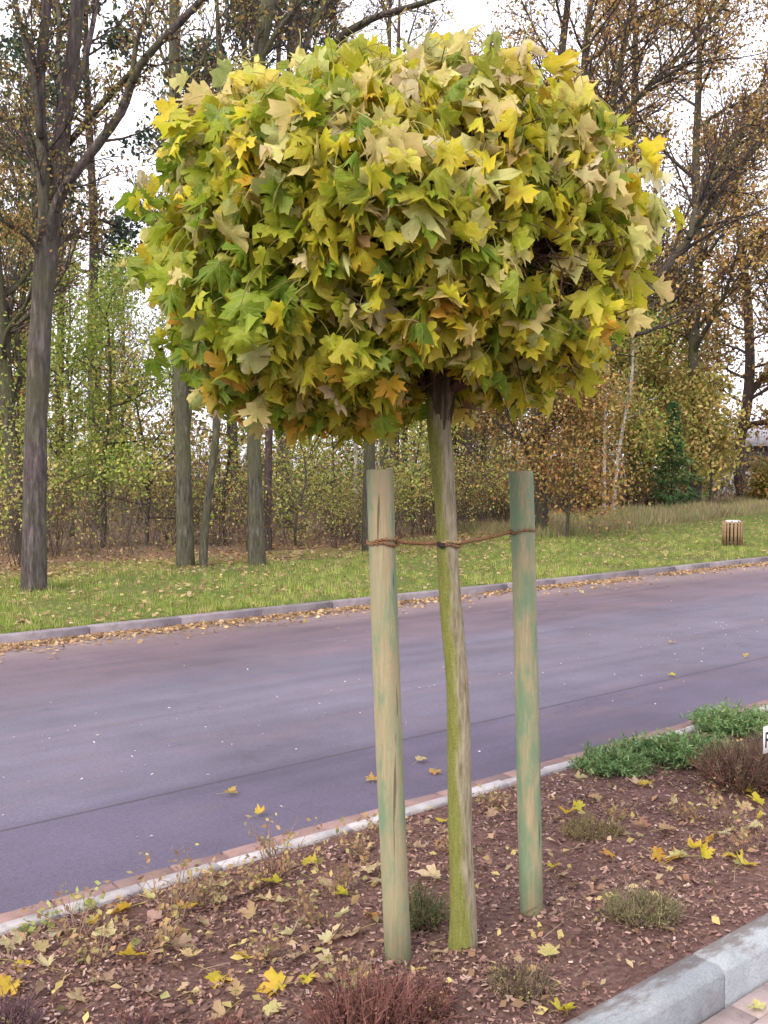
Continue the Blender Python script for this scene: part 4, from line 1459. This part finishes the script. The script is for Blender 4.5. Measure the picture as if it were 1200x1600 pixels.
def grass(name, label, n_, s0, s1, tlo, thi, h, pal, wts, power=1.6):
    s = s0 + (s1 - s0) * rv.random(n_) ** power
    lo, hi = tlo(s), thi(s)
    t = lo + (hi - lo) * rv.random(n_) ** 1.25
    p = s[:, None] * RD + t[:, None] * RN
    p[:, 2] = verge_z(s, t) - 0.01
    ok = (np.abs(p[:, 0]) < 0.46 * p[:, 1] + 0.3)
    bare = vnoise(s, t, 0.55, 3.0) + 0.5 * vnoise(s, t, 1.4, 1.0) > 0.62
    ok &= ~(bare & (rv.random(n_) < 0.8))
    p = p[ok]
    m = len(p)
    a = rv.uniform(0, 6.283, m)
    Rm = np.zeros((m, 3, 3))
    Rm[:, 0, 0], Rm[:, 0, 1], Rm[:, 1, 0], Rm[:, 1, 1], Rm[:, 2, 2] = np.cos(a), -np.sin(a), np.sin(a), np.cos(a), 1
    mb = MB()
    add_scatter(mb, BL * [0.75, 0.75, 1], BT, p, Rm, rv.uniform(0.45, 1.4, m) * h * (0.8 + 0.35 * np.sin(p[:, 0] * 1.9 + p[:, 1]) * np.sin(p[:, 1] * 1.3)), pick(rv, m, pal, wts, 0.2))
    tag(mb.obj(name, M['grass']), label, 'grass', None, 'stuff')


GRN = [(0.17, 0.25, 0.035), (0.26, 0.34, 0.06), (0.36, 0.40, 0.10), (0.12, 0.18, 0.03), (0.46, 0.40, 0.17)]
grass('grass', 'short green grass on the verge beyond the road', 42000, 1.5, 34, lambda s: np.full_like(s, T_FAR + 0.14), lambda s: forest_edge(s) + 1.0, 0.095, GRN, [3, 3, 3.5, 2, 3])
grass('dry_grass', 'tall straw-coloured grass in front of the far bushes', 12000, 18, 58, lambda s: 15.5 + (s - 18) * 0.26, lambda s: 20 + (s - 18) * 0.30, 0.36,
      [(0.38, 0.30, 0.17), (0.30, 0.27, 0.12), (0.22, 0.26, 0.08), (0.44, 0.36, 0.22), (0.30, 0.20, 0.14)], [2, 2, 3, 1, 2], 1.0)


def litter(name, label, pts, size, pal, wts, up=1.2, lift=0.012):
    n_ = len(pts)
    Rm = frames(rand_dirs(rv, n_) * [1, 1, 0.35], UP * up + rand_dirs(rv, n_) * 0.8)
    mb = MB()
    tv = np.array([(-0.30, 0, 0.10), (0, -0.5, 0), (0.30, 0, 0.10), (0.12, 0.25, 0.03), (0, 0.55, 0.06), (-0.12, 0.25, 0.03)])
    tt = np.array([(0, 1, 5), (1, 3, 5), (1, 2, 3), (3, 4, 5)])
    p = pts + UP * lift
    add_scatter(mb, tv, tt, p, Rm, rv.uniform(0.6, 1.4, n_) * size, pick(rv, n_, pal, wts, 0.2))
    tag(mb.obj(name, M['leafy']), label, 'leaf litter', None, 'stuff')


DEAD = [(0.36, 0.22, 0.12), (0.48, 0.32, 0.18), (0.24, 0.13, 0.075), (0.56, 0.42, 0.25), (0.52, 0.40, 0.12)]
n_ = 9000
s = 1.5 + 30 * rv.random(n_) ** 1.5
t = T_FAR + 0.15 + (forest_edge(s) + 1.5 - T_FAR) * rv.random(n_)
P_ = s[:, None] * RD + t[:, None] * RN
P_[:, 2] = verge_z(s, t) + 0.015
P_ = P_[(vnoise(s, t, 0.8, 5.0) + 0.6 * vnoise(s, t, 2.1, 2.0) + rv.normal(0, 0.35, n_)) > -0.35]
litter('verge_leaf_litter', 'dead brown leaves strewn over the verge grass', P_, 0.07, DEAD, [3, 3, 2, 2, 1])
n_ = 9000
s = 4 + 36 * rv.random(n_)
t = forest_edge(s) - 0.8 + 6 * rv.random(n_) ** 1.4
P_ = s[:, None] * RD + t[:, None] * RN
P_[:, 2] = verge_z(s, t)
litter('woodland_leaf_litter', 'thick brown leaf carpet on the woodland floor', P_, 0.10, DEAD, [3, 2, 3, 1, 0.6])
n_ = 9500
s = 1.5 + 30 * rv.random(n_) ** 1.4
t = T_FAR - 0.02 - np.abs(rv.normal(0, 0.17, n_)) * np.where(rv.random(n_) < 0.12, 2.5, 1)
clump = (vnoise(s, t * 0 + 1, 0.9) + 0.4 * vnoise(s, t * 0, 2.7)) + rv.normal(0, 0.3, n_) > -0.75 + 0.03 * (s - 4)
P_ = (s[:, None] * RD + t[:, None] * RN)[clump]
litter('gutter_leaf_litter', 'drift of dry brown leaves along the far kerb', P_ + UP * 0.004 * rv.random((len(P_), 1)), 0.055, DEAD, [3, 3, 2, 2, 0.6], 0.9)
n_ = 420
s = 1.0 + 14 * rv.random(n_)
t = np.where(rv.random(n_) < 0.7, rv.normal(5.4 + 0.0 * s, 0.42, n_), rv.uniform(3.9, 8.0, n_))
P_ = s[:, None] * RD + t[:, None] * RN
litter('road_flecks', 'tiny white petals and crumbs scattered along the asphalt', P_, 0.017, [(0.78, 0.74, 0.74), (0.62, 0.56, 0.54), (0.55, 0.45, 0.34)], [4, 2, 1], 2.0, 0.004)

# ------------------------------------------------------------------ litter bin
lb = ground(1144, 858) * [1, 1, 0]
lb[2] = float(verge_z(*[np.array(q) for q in to_st(lb)]))
bn = tag(empty('litter_bin', lb), 'small round litter bin of upright wooden slats on the far grass', 'bin')
ub_ = lb[1] / F_PX
BR_, BH_ = 14.5 * ub_, 39 * ub_
for k in range(16):
    a = k / 16 * 2 * math.pi
    w_, d_ = BR_ * 0.125 * (1 + 0.2 * math.sin(k * 2.3)), 0.016
    mb = MB()
    prof = [(-w_, -d_), (w_, -d_), (w_, 0.3 * d_), (w_ * .5, d_), (-w_ * .5, d_), (-w_, 0.3 * d_)]
    hh = BH_ * (1 + 0.02 * math.sin(k * 3.1))
    V = [(x, y, 0.0) for x, y in prof] + [(x, y, hh) for x, y in prof]
    mb.add(V, [(0, 2, 1), (0, 3, 2), (0, 4, 3), (0, 5, 4), (6, 7, 8), (6, 8, 9), (6, 9, 10), (6, 10, 11)], [(j, (j + 1) % 6, 6 + (j + 1) % 6, 6 + j) for j in range(6)])
    o = mb.obj('slat', M['binwood'], bn)
    o.location = (math.cos(a) * BR_, math.sin(a) * BR_, 0.0)
    o.rotation_euler = (0, 0, a - math.pi / 2)
for z_ in (0.09, BH_ - 0.10):
    mb = MB()
    add_tube(mb, ringpts((0, 0, z_), BR_ - 0.026, 24), 0.010, 6, cap=False)
    mb.obj('hoop', M['steel'], bn, True)
mb = MB()
add_tube(mb, [(0, 0, 0.02), (0, 0, BH_ * 0.5), (0, 0, BH_ - 0.01), (0, 0, BH_ + 0.012), (0, 0, BH_ - 0.03)], [BR_ * .6, BR_ * .64, BR_ * .70, BR_ * .72, BR_ * .60], 16, lump=0.02, rng=rv)
mb.obj('dark_core', M['dark'], bn, True)  # dark core added so the gaps between the slats look shaded
mb = MB()
add_tube(mb, [(0, 0, BH_ - 0.05), (0, 0, BH_ + 0.004), (0, 0, BH_ + 0.018), (0, 0, BH_ - 0.03)], [BR_ * .74, BR_ * .78, BR_ * .74, BR_ * .62], 16, lump=0.05, rng=rv)
mb.obj('liner', M['bag'], bn, True)

# ------------------------------------------------------------------ house at the end of the verge
hY = 74.0
hx0, hx1 = at(1158, 740, hY)[0], at(1158, 740, hY)[0] + 14
zr0, zr1 = at(1180, 697, hY)[2], at(1180, 680, hY)[2]
hs = tag(empty('house', ((hx0 + hx1) / 2, hY + 4, 0)), 'low house with grey roof and dark upper front, half hidden by trees', 'house')


def boxmesh(mb, x0, x1, y0, y1, z0, z1):
    V = [(x, y, z) for z in (z0, z1) for x, y in ((x0, y0), (x1, y0), (x1, y1), (x0, y1))]
    mb.add(V, None, [(3, 2, 1, 0), (4, 5, 6, 7), (0, 1, 5, 4), (1, 2, 6, 5), (2, 3, 7, 6), (3, 0, 4, 7)])


def hbox(name, mat, x0, x1, y0, y1, z0, z1, parent=None):
    mb = MB()
    boxmesh(mb, x0, x1, y0, y1, z0, z1)
    return mb.obj(name, mat, parent or hs)


hw = (hx1 - hx0) / 2
hbox('wall', M['house_wall'], -hw, hw, -4, 4, -0.2, 1.9)
hbox('dark_band', M['house_dark'], -hw - .02, hw + .02, -4.03, 4.03, 1.9, zr0)  # dark band between the pale wall and the roof
mb = MB()
e = 0.6
V = [(-hw - e, -4 - e, zr0), (hw + e, -4 - e, zr0), (hw + e, 4 + e, zr0), (-hw - e, 4 + e, zr0), (-hw - e, 0, zr0 + 1.9), (hw + e, 0, zr0 + 1.9)]
mb.add(V, [(0, 4, 3), (1, 2, 5)], [(0, 1, 5, 4), (2, 3, 4, 5), (3, 2, 1, 0)])
rf_ = mb.obj('roof', M['house_roof'], hs)
hbox('chimney', M['house_dark'], 2, 2.6, 0.3, 0.9, zr0 + 1.2, zr0 + 2.6, rf_)
for k in range(4):
    wx = -hw + 1.2 + k * 3.2
    fr = hbox('window', M['white'], wx, wx + 1.5, -4.06, -3.98, 0.55, 1.75)
    hbox('pane', M['glass'], wx + 0.1, wx + 1.4, -4.07, -4.02, 0.65, 1.65, fr)

# ------------------------------------------------------------------ sign plate at the end of the bed
sp0 = at(1192.5, 1157, 4.55)
sgn = tag(empty('parking_sign', sp0 * [1, 1, 0]), 'low white sign plate with a dark letter F behind the dead bush', 'sign')
SW, SH = 0.46, 0.125
org = sp0


def plate(name, x0, x1, z0, z1, d0, d1, mat, par):
    mb = MB()
    for (x, z, dd) in ((x0, z0, d0),): pass
    V = []
    for dd in (d0, d1):
        for (x, z) in ((x0, z0), (x1, z0), (x1, z1), (x0, z1)):
            V.append(org + RD * x + UP * z - RN * dd)
    mb.add(V, None, [(0, 1, 2, 3)[::-1], (4, 5, 6, 7), (0, 1, 5, 4), (1, 2, 6, 5), (2, 3, 7, 6), (3, 0, 4, 7)])
    return mb.obj(name, mat, par, origin=sp0 * [1, 1, 0])


pl = plate('plate', 0, SW, -SH / 2, SH / 2, 0, 0.003, M['white'], sgn)
fx = 0.013
for (x0, x1, z0, z1) in ((fx, fx + 0.010, -0.036, 0.036), (fx + 0.010, fx + 0.042, 0.025, 0.036), (fx + 0.010, fx + 0.035, -0.007, 0.004)):
    plate('letter_stroke', x0, x1, z0, z1, 0.003, 0.0048, M['ink'], pl)
mb = MB()
pp0 = org + RD * (SW / 2) + RN * 0.013
add_tube(mb, [pp0 * [1, 1, 0] - UP * 0.1, pp0 * [1, 1, 0] + UP * (org[2] + 0.04)], [0.013, 0.013], 10)
mb.obj('post', M['steel'], sgn, True, origin=sp0 * [1, 1, 0])

# ------------------------------------------------------------------ bed: mulch, weeds, plants, fallen leaves
rb_ = np.random.default_rng(170)


def bed_pts(n_, s0=-0.8, s1=9.0, t0=1.79, t1=3.42, pw=1.7):
    s = s0 + (s1 - s0) * rb_.random(n_) ** pw
    t = rb_.uniform(t0, t1, n_)
    p = s[:, None] * RD + t[:, None] * RN
    p[:, 2] = bed_z(s, t)
    return p


CHIP = np.array([(-0.22, -0.5, 0), (0.22, -0.42, 0.05), (0.16, 0.5, 0.02), (-0.18, 0.44, 0.07)])
n_ = 60000
p = bed_pts(n_, 0.7, 9.0)
p = p[(vnoise(p[:, 0] * 2, p[:, 1] * 2, 1.3, 1.0) + rb_.normal(0, 0.4, n_)) > -0.42]
n_ = len(p)
Rm = frames(rand_dirs(rb_, n_) * [1, 1, 0.3], UP * 1.1 + rand_dirs(rb_, n_) * 0.75)
mb = MB()
add_scatter(mb, CHIP, np.array([(0, 1, 2, 3)]), p + UP * rb_.uniform(0.001, 0.016, (n_, 1)), Rm, np.abs(rb_.normal(0.008, 0.007, n_)) + 0.005,
            pick(rb_, n_, [(0.21, 0.118, 0.098), (0.30, 0.175, 0.14), (0.13, 0.07, 0.06), (0.42, 0.29, 0.23), (0.54, 0.42, 0.37)], [4, 4, 4, 1.3, 0.35], 0.25))
tag(mb.obj('bark_mulch', M['dry']), 'reddish-brown bark chips covering the planting bed', 'mulch', None, 'stuff')
n_ = 1700
p = bed_pts(n_, 0.7, 8.0, pw=2.3)
Rm = frames(rand_dirs(rb_, n_) * [1, 1, 0.35], UP + rand_dirs(rb_, n_) * 0.9)
mb = MB()
tv = np.array([(-0.30, 0, 0.12), (0, -0.5, 0), (0.30, 0, 0.12), (0, 0.5, 0.05)])
add_scatter(mb, tv, np.array([(0, 1, 3), (1, 2, 3)]), p + UP * rb_.uniform(0.006, 0.022, (n_, 1)), Rm, rb_.uniform(0.015, 0.052, n_),
            pick(rb_, n_, [(0.36, 0.22, 0.13), (0.30, 0.16, 0.10), (0.50, 0.37, 0.22), (0.66, 0.54, 0.20), (0.20, 0.12, 0.07), (0.30, 0.29, 0.12)], [3, 2, 3, 2.5, 2, 1], 0.2))
a_ = bed_pts(2200, 0.7, 7.0) + UP * 0.012
d_ = nrm(rand_dirs(rb_, 2200) * [1, 1, 0.25] + UP * 0.12)
add_sticks(mb, a_, a_ + d_ * rb_.uniform(0.02, 0.10, (2200, 1)), np.full(2200, 0.0014), np.full(2200, 0.0008), 3,
           pick(rb_, 2200, [(0.26, 0.17, 0.12), (0.42, 0.32, 0.22), (0.14, 0.085, 0.065)], [2, 1, 2]))
tag(mb.obj('bed_leaf_litter', M['leafy']), 'small dead leaves and broken twigs lying on the mulch', 'leaf litter', None, 'stuff')


def on_bed(px, py):
    p = ground(px, py, 0.03)
    z = float(bed_z(*[np.array(q) for q in to_st(p)]))
    return ground(px, py, z)


# fallen maple leaves, each where the photograph shows one
YEL, CRM, TAN, ORG = (0.74, 0.56, 0.05), (0.74, 0.64, 0.33), (0.58, 0.41, 0.25), (0.70, 0.38, 0.05)
fl = [(200, 1425, 'y'), (286, 1422, 'y'), (432, 1386, 'y'), (476, 1356, 'y'), (540, 1405, 'y'), (335, 1530, 'y'), (456, 1466, 'c'), (514, 1512, 'c'), (18, 1546, 'y'),
      (36, 1472, 'c'), (98, 1462, 'c'), (440, 1548, 'y'), (690, 1290, 'y'), (995, 1231, 'c'), (1014, 1228, 'y'), (885, 1276, 'y'), (908, 1268, 'y'), (1050, 1258, 'c'),
      (1124, 1262, 'c'), (904, 1221, 'c'), (682, 1379, 'c'), (874, 1372, 't'), (862, 1362, 'y'), (874, 1588, 'y'), (858, 1500, 'c'), (1098, 1346, 'y'), (1080, 1332, 'y'),
      (1160, 1357, 'y'), (1022, 1340, 'o'), (1158, 1263, 'c'), (1178, 1243, 'y'), (1122, 1306, 'c'), (15, 1480, 'c'), (262, 1472, 'c'), (272, 1486, 't'), (350, 1392, 'c'),
      (372, 1562, 't'), (352, 1592, 't'), (446, 1416, 'c'), (500, 1388, 't'), (574, 1364, 'c'), (556, 1462, 't'), (752, 1251, 't'), (1036, 1302, 't'), (580, 1436, 'o'),
      (62, 1492, 't'), (312, 1446, 't'), (250, 1440, 't'), (410, 1412, 'c'), (520, 1472, 'c'), (1050, 1350, 'o'), (1188, 1262, 'y'), (1108, 1322, 'o'), (952, 1338, 'o'),
      (140, 1450, 'y'), (590, 1380, 't'), (232, 1560, 't'), (120, 1570, 't'), (300, 1500, 'c'), (1170, 1300, 'c'), (765, 1278, 't'), (1000, 1290, 't'),
      (345, 1410, 'c'), (395, 1440, 't'), (28, 1512, 'y'), (470, 1500, 't'), (650, 1330, 't'), (935, 1250, 't'), (170, 1470, 'c'), (210, 1500, 'y'), (75, 1520, 'c'), (160, 1540, 't'), (300, 1560, 'c'), (420, 1580, 'c'), (480, 1535, 'y'), (240, 1412, 'c'), (1140, 1340, 'y'), (1068, 1345, 'c'), (1185, 1285, 'y'), (330, 1375, 'c'), (530, 1440, 'c'), (385, 1500, 'y')]
LAB = {'y': ('bright yellow fallen maple leaf lying on the brown mulch', 'yellow fallen maple leaves on the bed', YEL),
       'c': ('pale cream-yellow fallen maple leaf lying on the brown mulch', 'cream fallen maple leaves on the bed', CRM),
       't': ('dry tan curled fallen maple leaf lying on the brown mulch', 'tan fallen maple leaves on the bed', TAN),
       'o': ('orange-yellow fallen maple leaf lying on the brown mulch', 'orange fallen maple leaves on the bed', ORG)}


def fallen(p, colr, label, group, size, tilt, lift):
    o = link('fallen_leaf', FLAT_ME[rb_.integers(len(FLAT_ME))], None, p + UP * lift, (rb_.normal(0, tilt), rb_.normal(0, tilt), rb_.uniform(0, 6.283)), (size,) * 3)
    cc = np.clip(np.array(colr) * (1 + rb_.normal(0, 0.08, 3) * [0.6, 1, 1.5]), 0.01, 0.85)
    o.color = (*cc, 1)
    tag(o, label, 'leaf', group)


for (x, y, k) in fl:
    lab, grp, colr = LAB[k]
    fallen(on_bed(x, y), colr, lab, grp, rb_.uniform(0.046, 0.078), 0.36, 0.018)
for (x, y, k) in [(1052, 1058, 'y'), (356, 1243, 'o'), (402, 1277, 'y'), (910, 929, 'c'), (680, 1208, 'o'), (582, 1223, 'o'), (1165, 1029, 'o'), (1048, 1268 - 262, 't'), (655, 1192, 't')]:
    fallen(ground(x, y, 0.0), {'y': YEL, 'o': (0.60, 0.38, 0.10), 'c': CRM, 't': TAN}[k],
           'flattened %s fallen leaf lying alone on the asphalt' % {'y': 'yellow', 'o': 'orange', 'c': 'cream', 't': 'tan'}[k],
           'fallen leaves on the road', 0.055 if y > 1000 else 0.085, 0.10, 0.014)
fallen(ground(1190, 1582, -0.06), CRM, 'cream fallen leaf lying on the paving blocks', None, 0.05, 0.1, 0.012)


# low plants
def heather(label, px, py, H, W, nst, col, seed, flecks=None, group='dead heather tufts in the bed'):
    r_ = np.random.default_rng(seed)
    b = on_bed(px, py)
    root = tag(empty('heather_tuft', b), label, 'plant', group)
    n_ = nst
    a = r_.uniform(0, 6.283, n_)
    rr = np.sqrt(r_.random(n_)) * W * 0.55
    p0 = np.stack([np.cos(a) * rr, np.sin(a) * rr, np.full(n_, -0.02)], 1)
    d = nrm(p0 * [1, 1, 0] / W * 1.3 + UP + r_.normal(0, 0.22, (n_, 3)))
    L = H * r_.uniform(0.5, 1.1, (n_, 1)) * (1 - 0.35 * (rr / W)[:, None])
    p1 = p0 + d * L * 0.55
    p2 = p1 + nrm(d + r_.normal(0, 0.25, (n_, 3))) * L * 0.5
    mb = MB()
    cc = pick(r_, n_, col, [1] * len(col), 0.25)
    add_sticks(mb, p0, p1, np.full(n_, .0022), np.full(n_, .0017), 3, cc)
    add_sticks(mb, p1, p2, np.full(n_, .0017), np.full(n_, .0009), 3, cc)
    k = r_.integers(0, n_, n_ * 3)
    q0 = p1[k] + (p2[k] - p1[k]) * r_.random((n_ * 3, 1))
    add_sticks(mb, q0, q0 + nrm(d[k] + r_.normal(0, 0.6, (n_ * 3, 3))) * r_.uniform(0.015, 0.05, (n_ * 3, 1)), np.full(n_ * 3, .0012), np.full(n_ * 3, .0006), 3, cc[k])
    mb.obj('stems', M['dry'], root, kind='stuff')
    k = r_.integers(0, n_, n_ * 4)
    lm_ = MB()
    leaf_cloud(lm_, r_, p1[k] + (p2[k] - p1[k]) * r_.random((n_ * 4, 1)), 0.008, 0.011, col + (flecks or []), [2] * len(col) + [1] * len(flecks or []))
    lm_.obj('leaves', M['leafy'], root, kind='stuff')


RED = [(0.20, 0.085, 0.070), (0.28, 0.13, 0.10), (0.13, 0.06, 0.055)]
PUR = [(0.16, 0.085, 0.10), (0.22, 0.13, 0.13), (0.10, 0.06, 0.07)]
DUN = [(0.17, 0.11, 0.085), (0.24, 0.17, 0.12), (0.10, 0.065, 0.055), (0.22, 0.20, 0.09)]
heather('large reddish-brown heather tuft at the foot of the pale brown stake', 572, 1628, 0.20, 0.17, 330, RED, 201)
heather('violet-brown heather tuft at the corner of the bed', 5, 1612, 0.10, 0.12, 160, PUR, 202)
heather('low violet-brown heather tuft among tan leaves', 215, 1625, 0.07, 0.14, 130, PUR + RED, 203)
heather('reddish heather tuft with tan leaves caught around it', 345, 1640, 0.08, 0.12, 110, RED, 204)
heather('dark brown dead bush in front of the white sign plate', 1160, 1228, 0.24, 0.26, 900, DUN + RED, 205, [(0.42, 0.33, 0.14)])
heather('brown dead bush close behind the white sign plate', 1240, 1205, 0.26, 0.24, 600, DUN, 206, [(0.42, 0.33, 0.14)])
heather('grey-green sprawling tuft on the bare mulch next to the concrete kerb', 1005, 1432, 0.10, 0.17, 260, [(0.23, 0.20, 0.11), (0.18, 0.13, 0.085), (0.27, 0.25, 0.12)], 207, [(0.26, 0.29, 0.10)])
heather('olive trailing tuft behind the grey-green sprawling tuft', 925, 1300, 0.055, 0.20, 200, [(0.25, 0.20, 0.10), (0.30, 0.26, 0.11), (0.18, 0.12, 0.07)], 208, [(0.33, 0.32, 0.10)])
heather('yellowing low tuft between maple foot and concrete kerb', 815, 1545, 0.075, 0.13, 150, DUN, 209, [(0.48, 0.40, 0.12), (0.36, 0.34, 0.12)])
heather('dark green grassy tuft between pale brown stake and maple foot', 655, 1440, 0.14, 0.09, 160, [(0.11, 0.14, 0.05), (0.16, 0.17, 0.07), (0.20, 0.15, 0.09)], 210)
heather('small brown tuft with yellow flecks beside the heather', 650, 1585, 0.11, 0.13, 220, RED, 211, [(0.55, 0.45, 0.16)])

GW = 'dry upright weeds along the pale edging'
for k, (x, y, h) in enumerate([(275, 1430, 0.22), (315, 1415, 0.15), (120, 1462, 0.14), (425, 1372, 0.20), (440, 1360, 0.17), (520, 1400, 0.12), (560, 1340, 0.13), (385, 1392, 0.12), (765, 1262, 0.10),
                              (1130, 1290, 0.16), (1075, 1280, 0.10), (1170, 1330, 0.14), (600, 1300, 0.10), (250, 1480, 0.13), (480, 1440, 0.10), (150, 1500, 0.12), (540, 1560, 0.12), (420, 1500, 0.09), (700, 1330, 0.08), (960, 1280, 0.09)]):
    b_w = bush('dry_weed', 'dry brown weed with thin upright stalks in the mulch', 'dry weeds in the bed', on_bed(x, y), h * 1.35, h * 1.1, 11, 80,
               [(0.42, 0.26, 0.13), (0.30, 0.17, 0.10), (0.50, 0.42, 0.16), (0.30, 0.30, 0.12)], [3, 3, 2, 2], 0.024, 220 + k, (0.30, 0.19, 0.14), 0.014, 0.2, 0.003)
    b_w['category'] = 'weed'
for k, (x, y, h) in enumerate([(60, 1425, 0.10), (45, 1440, 0.07), (130, 1400, 0.10)]):
    o = bush('green_weed', 'small fresh green weed growing by the pale edging', 'green weeds by the edging', on_bed(x, y + 22), h, h, 5, 40,
             [(0.30, 0.36, 0.10), (0.42, 0.42, 0.16)], [1, 1], 0.026, 260 + k, (0.25, 0.27, 0.10), 0.010, 0.2, 0.0018)
    o['category'] = 'weed'


def feathery(label, px, py, W, H, n_fr, seed):
    """low cushion of feathery fronds"""
    r_ = np.random.default_rng(seed)
    b = on_bed(px, py)
    root = tag(empty('feathery_plant', b), label, 'plant', 'green feathery cushions by the road')
    mb, lm_ = MB(), MB()
    P0, P1, LP, LD = [], [], [], []
    for k in range(n_fr):
        a = r_.uniform(0, 6.283)
        o = np.array([math.cos(a), math.sin(a), 0])
        rr = math.sqrt(r_.random()) * W
        p = o * rr * 0.55 - UP * 0.02
        d = nrm(o * rr / W * 1.1 + UP * 1.0 + r_.normal(0, 0.3, 3))
        L = H * r_.uniform(0.7, 1.15)
        for i in range(6):
            q = p + d * L / 6
            P0.append(p); P1.append(q)
            if i >= 1:
                for z_ in range(4):
                    LP.append(p + (q - p) * r_.random())
                    LD.append(nrm(d * 0.5 + r_.normal(0, 0.8, 3)))
            p = q
            d = nrm(d + o * 0.18 - UP * 0.10 * i * 0.5 + r_.normal(0, 0.08, 3))
    m = len(P0)
    add_sticks(mb, P0, P1, np.full(m, 0.0016), np.full(m, 0.0012), 3, (0.20, 0.24, 0.09))
    mb.obj('stems', M['dry'], root, kind='stuff')
    LP, LD = np.array(LP), np.array(LD)
    m = len(LP)
    Rm = frames(LD, UP + r_.normal(0, 0.5, (m, 3)))
    FR = np.array([(0, 0, 0), (0.16, 0.35, 0.03), (0.05, 0.42, 0), (0.14, 0.75, 0.02), (0, 1.0, -0.05), (-0.14, 0.75, 0.02), (-0.05, 0.42, 0), (-0.16, 0.35, 0.03)])
    FT = np.array([(0, 1, 2), (0, 2, 6), (0, 6, 7), (2, 3, 4), (2, 4, 6), (4, 5, 6)])
    add_scatter(lm_, FR, FT, LP, Rm, r_.uniform(0.022, 0.042, m), pick(r_, m, [(0.13, 0.25, 0.085), (0.21, 0.34, 0.13), (0.085, 0.16, 0.055), (0.30, 0.40, 0.16), (0.33, 0.31, 0.14)], [3, 3, 2, 2, 0.6], 0.2))
    lm_.obj('fronds', M['leafy'], root, kind='stuff')


feathery('rounded green feathery cushion standing alone beside the pale edging', 956, 1204, 0.15, 0.17, 150, 301)
feathery('small green feathery plant squeezed between two larger cushions', 1008, 1180, 0.11, 0.15, 90, 302)
feathery('broad bright green feathery cushion beside the dead brown bush', 1082, 1188, 0.23, 0.20, 320, 303)
feathery('green feathery cushion spilling over the road edge behind the bush', 1148, 1140, 0.22, 0.20, 260, 304)
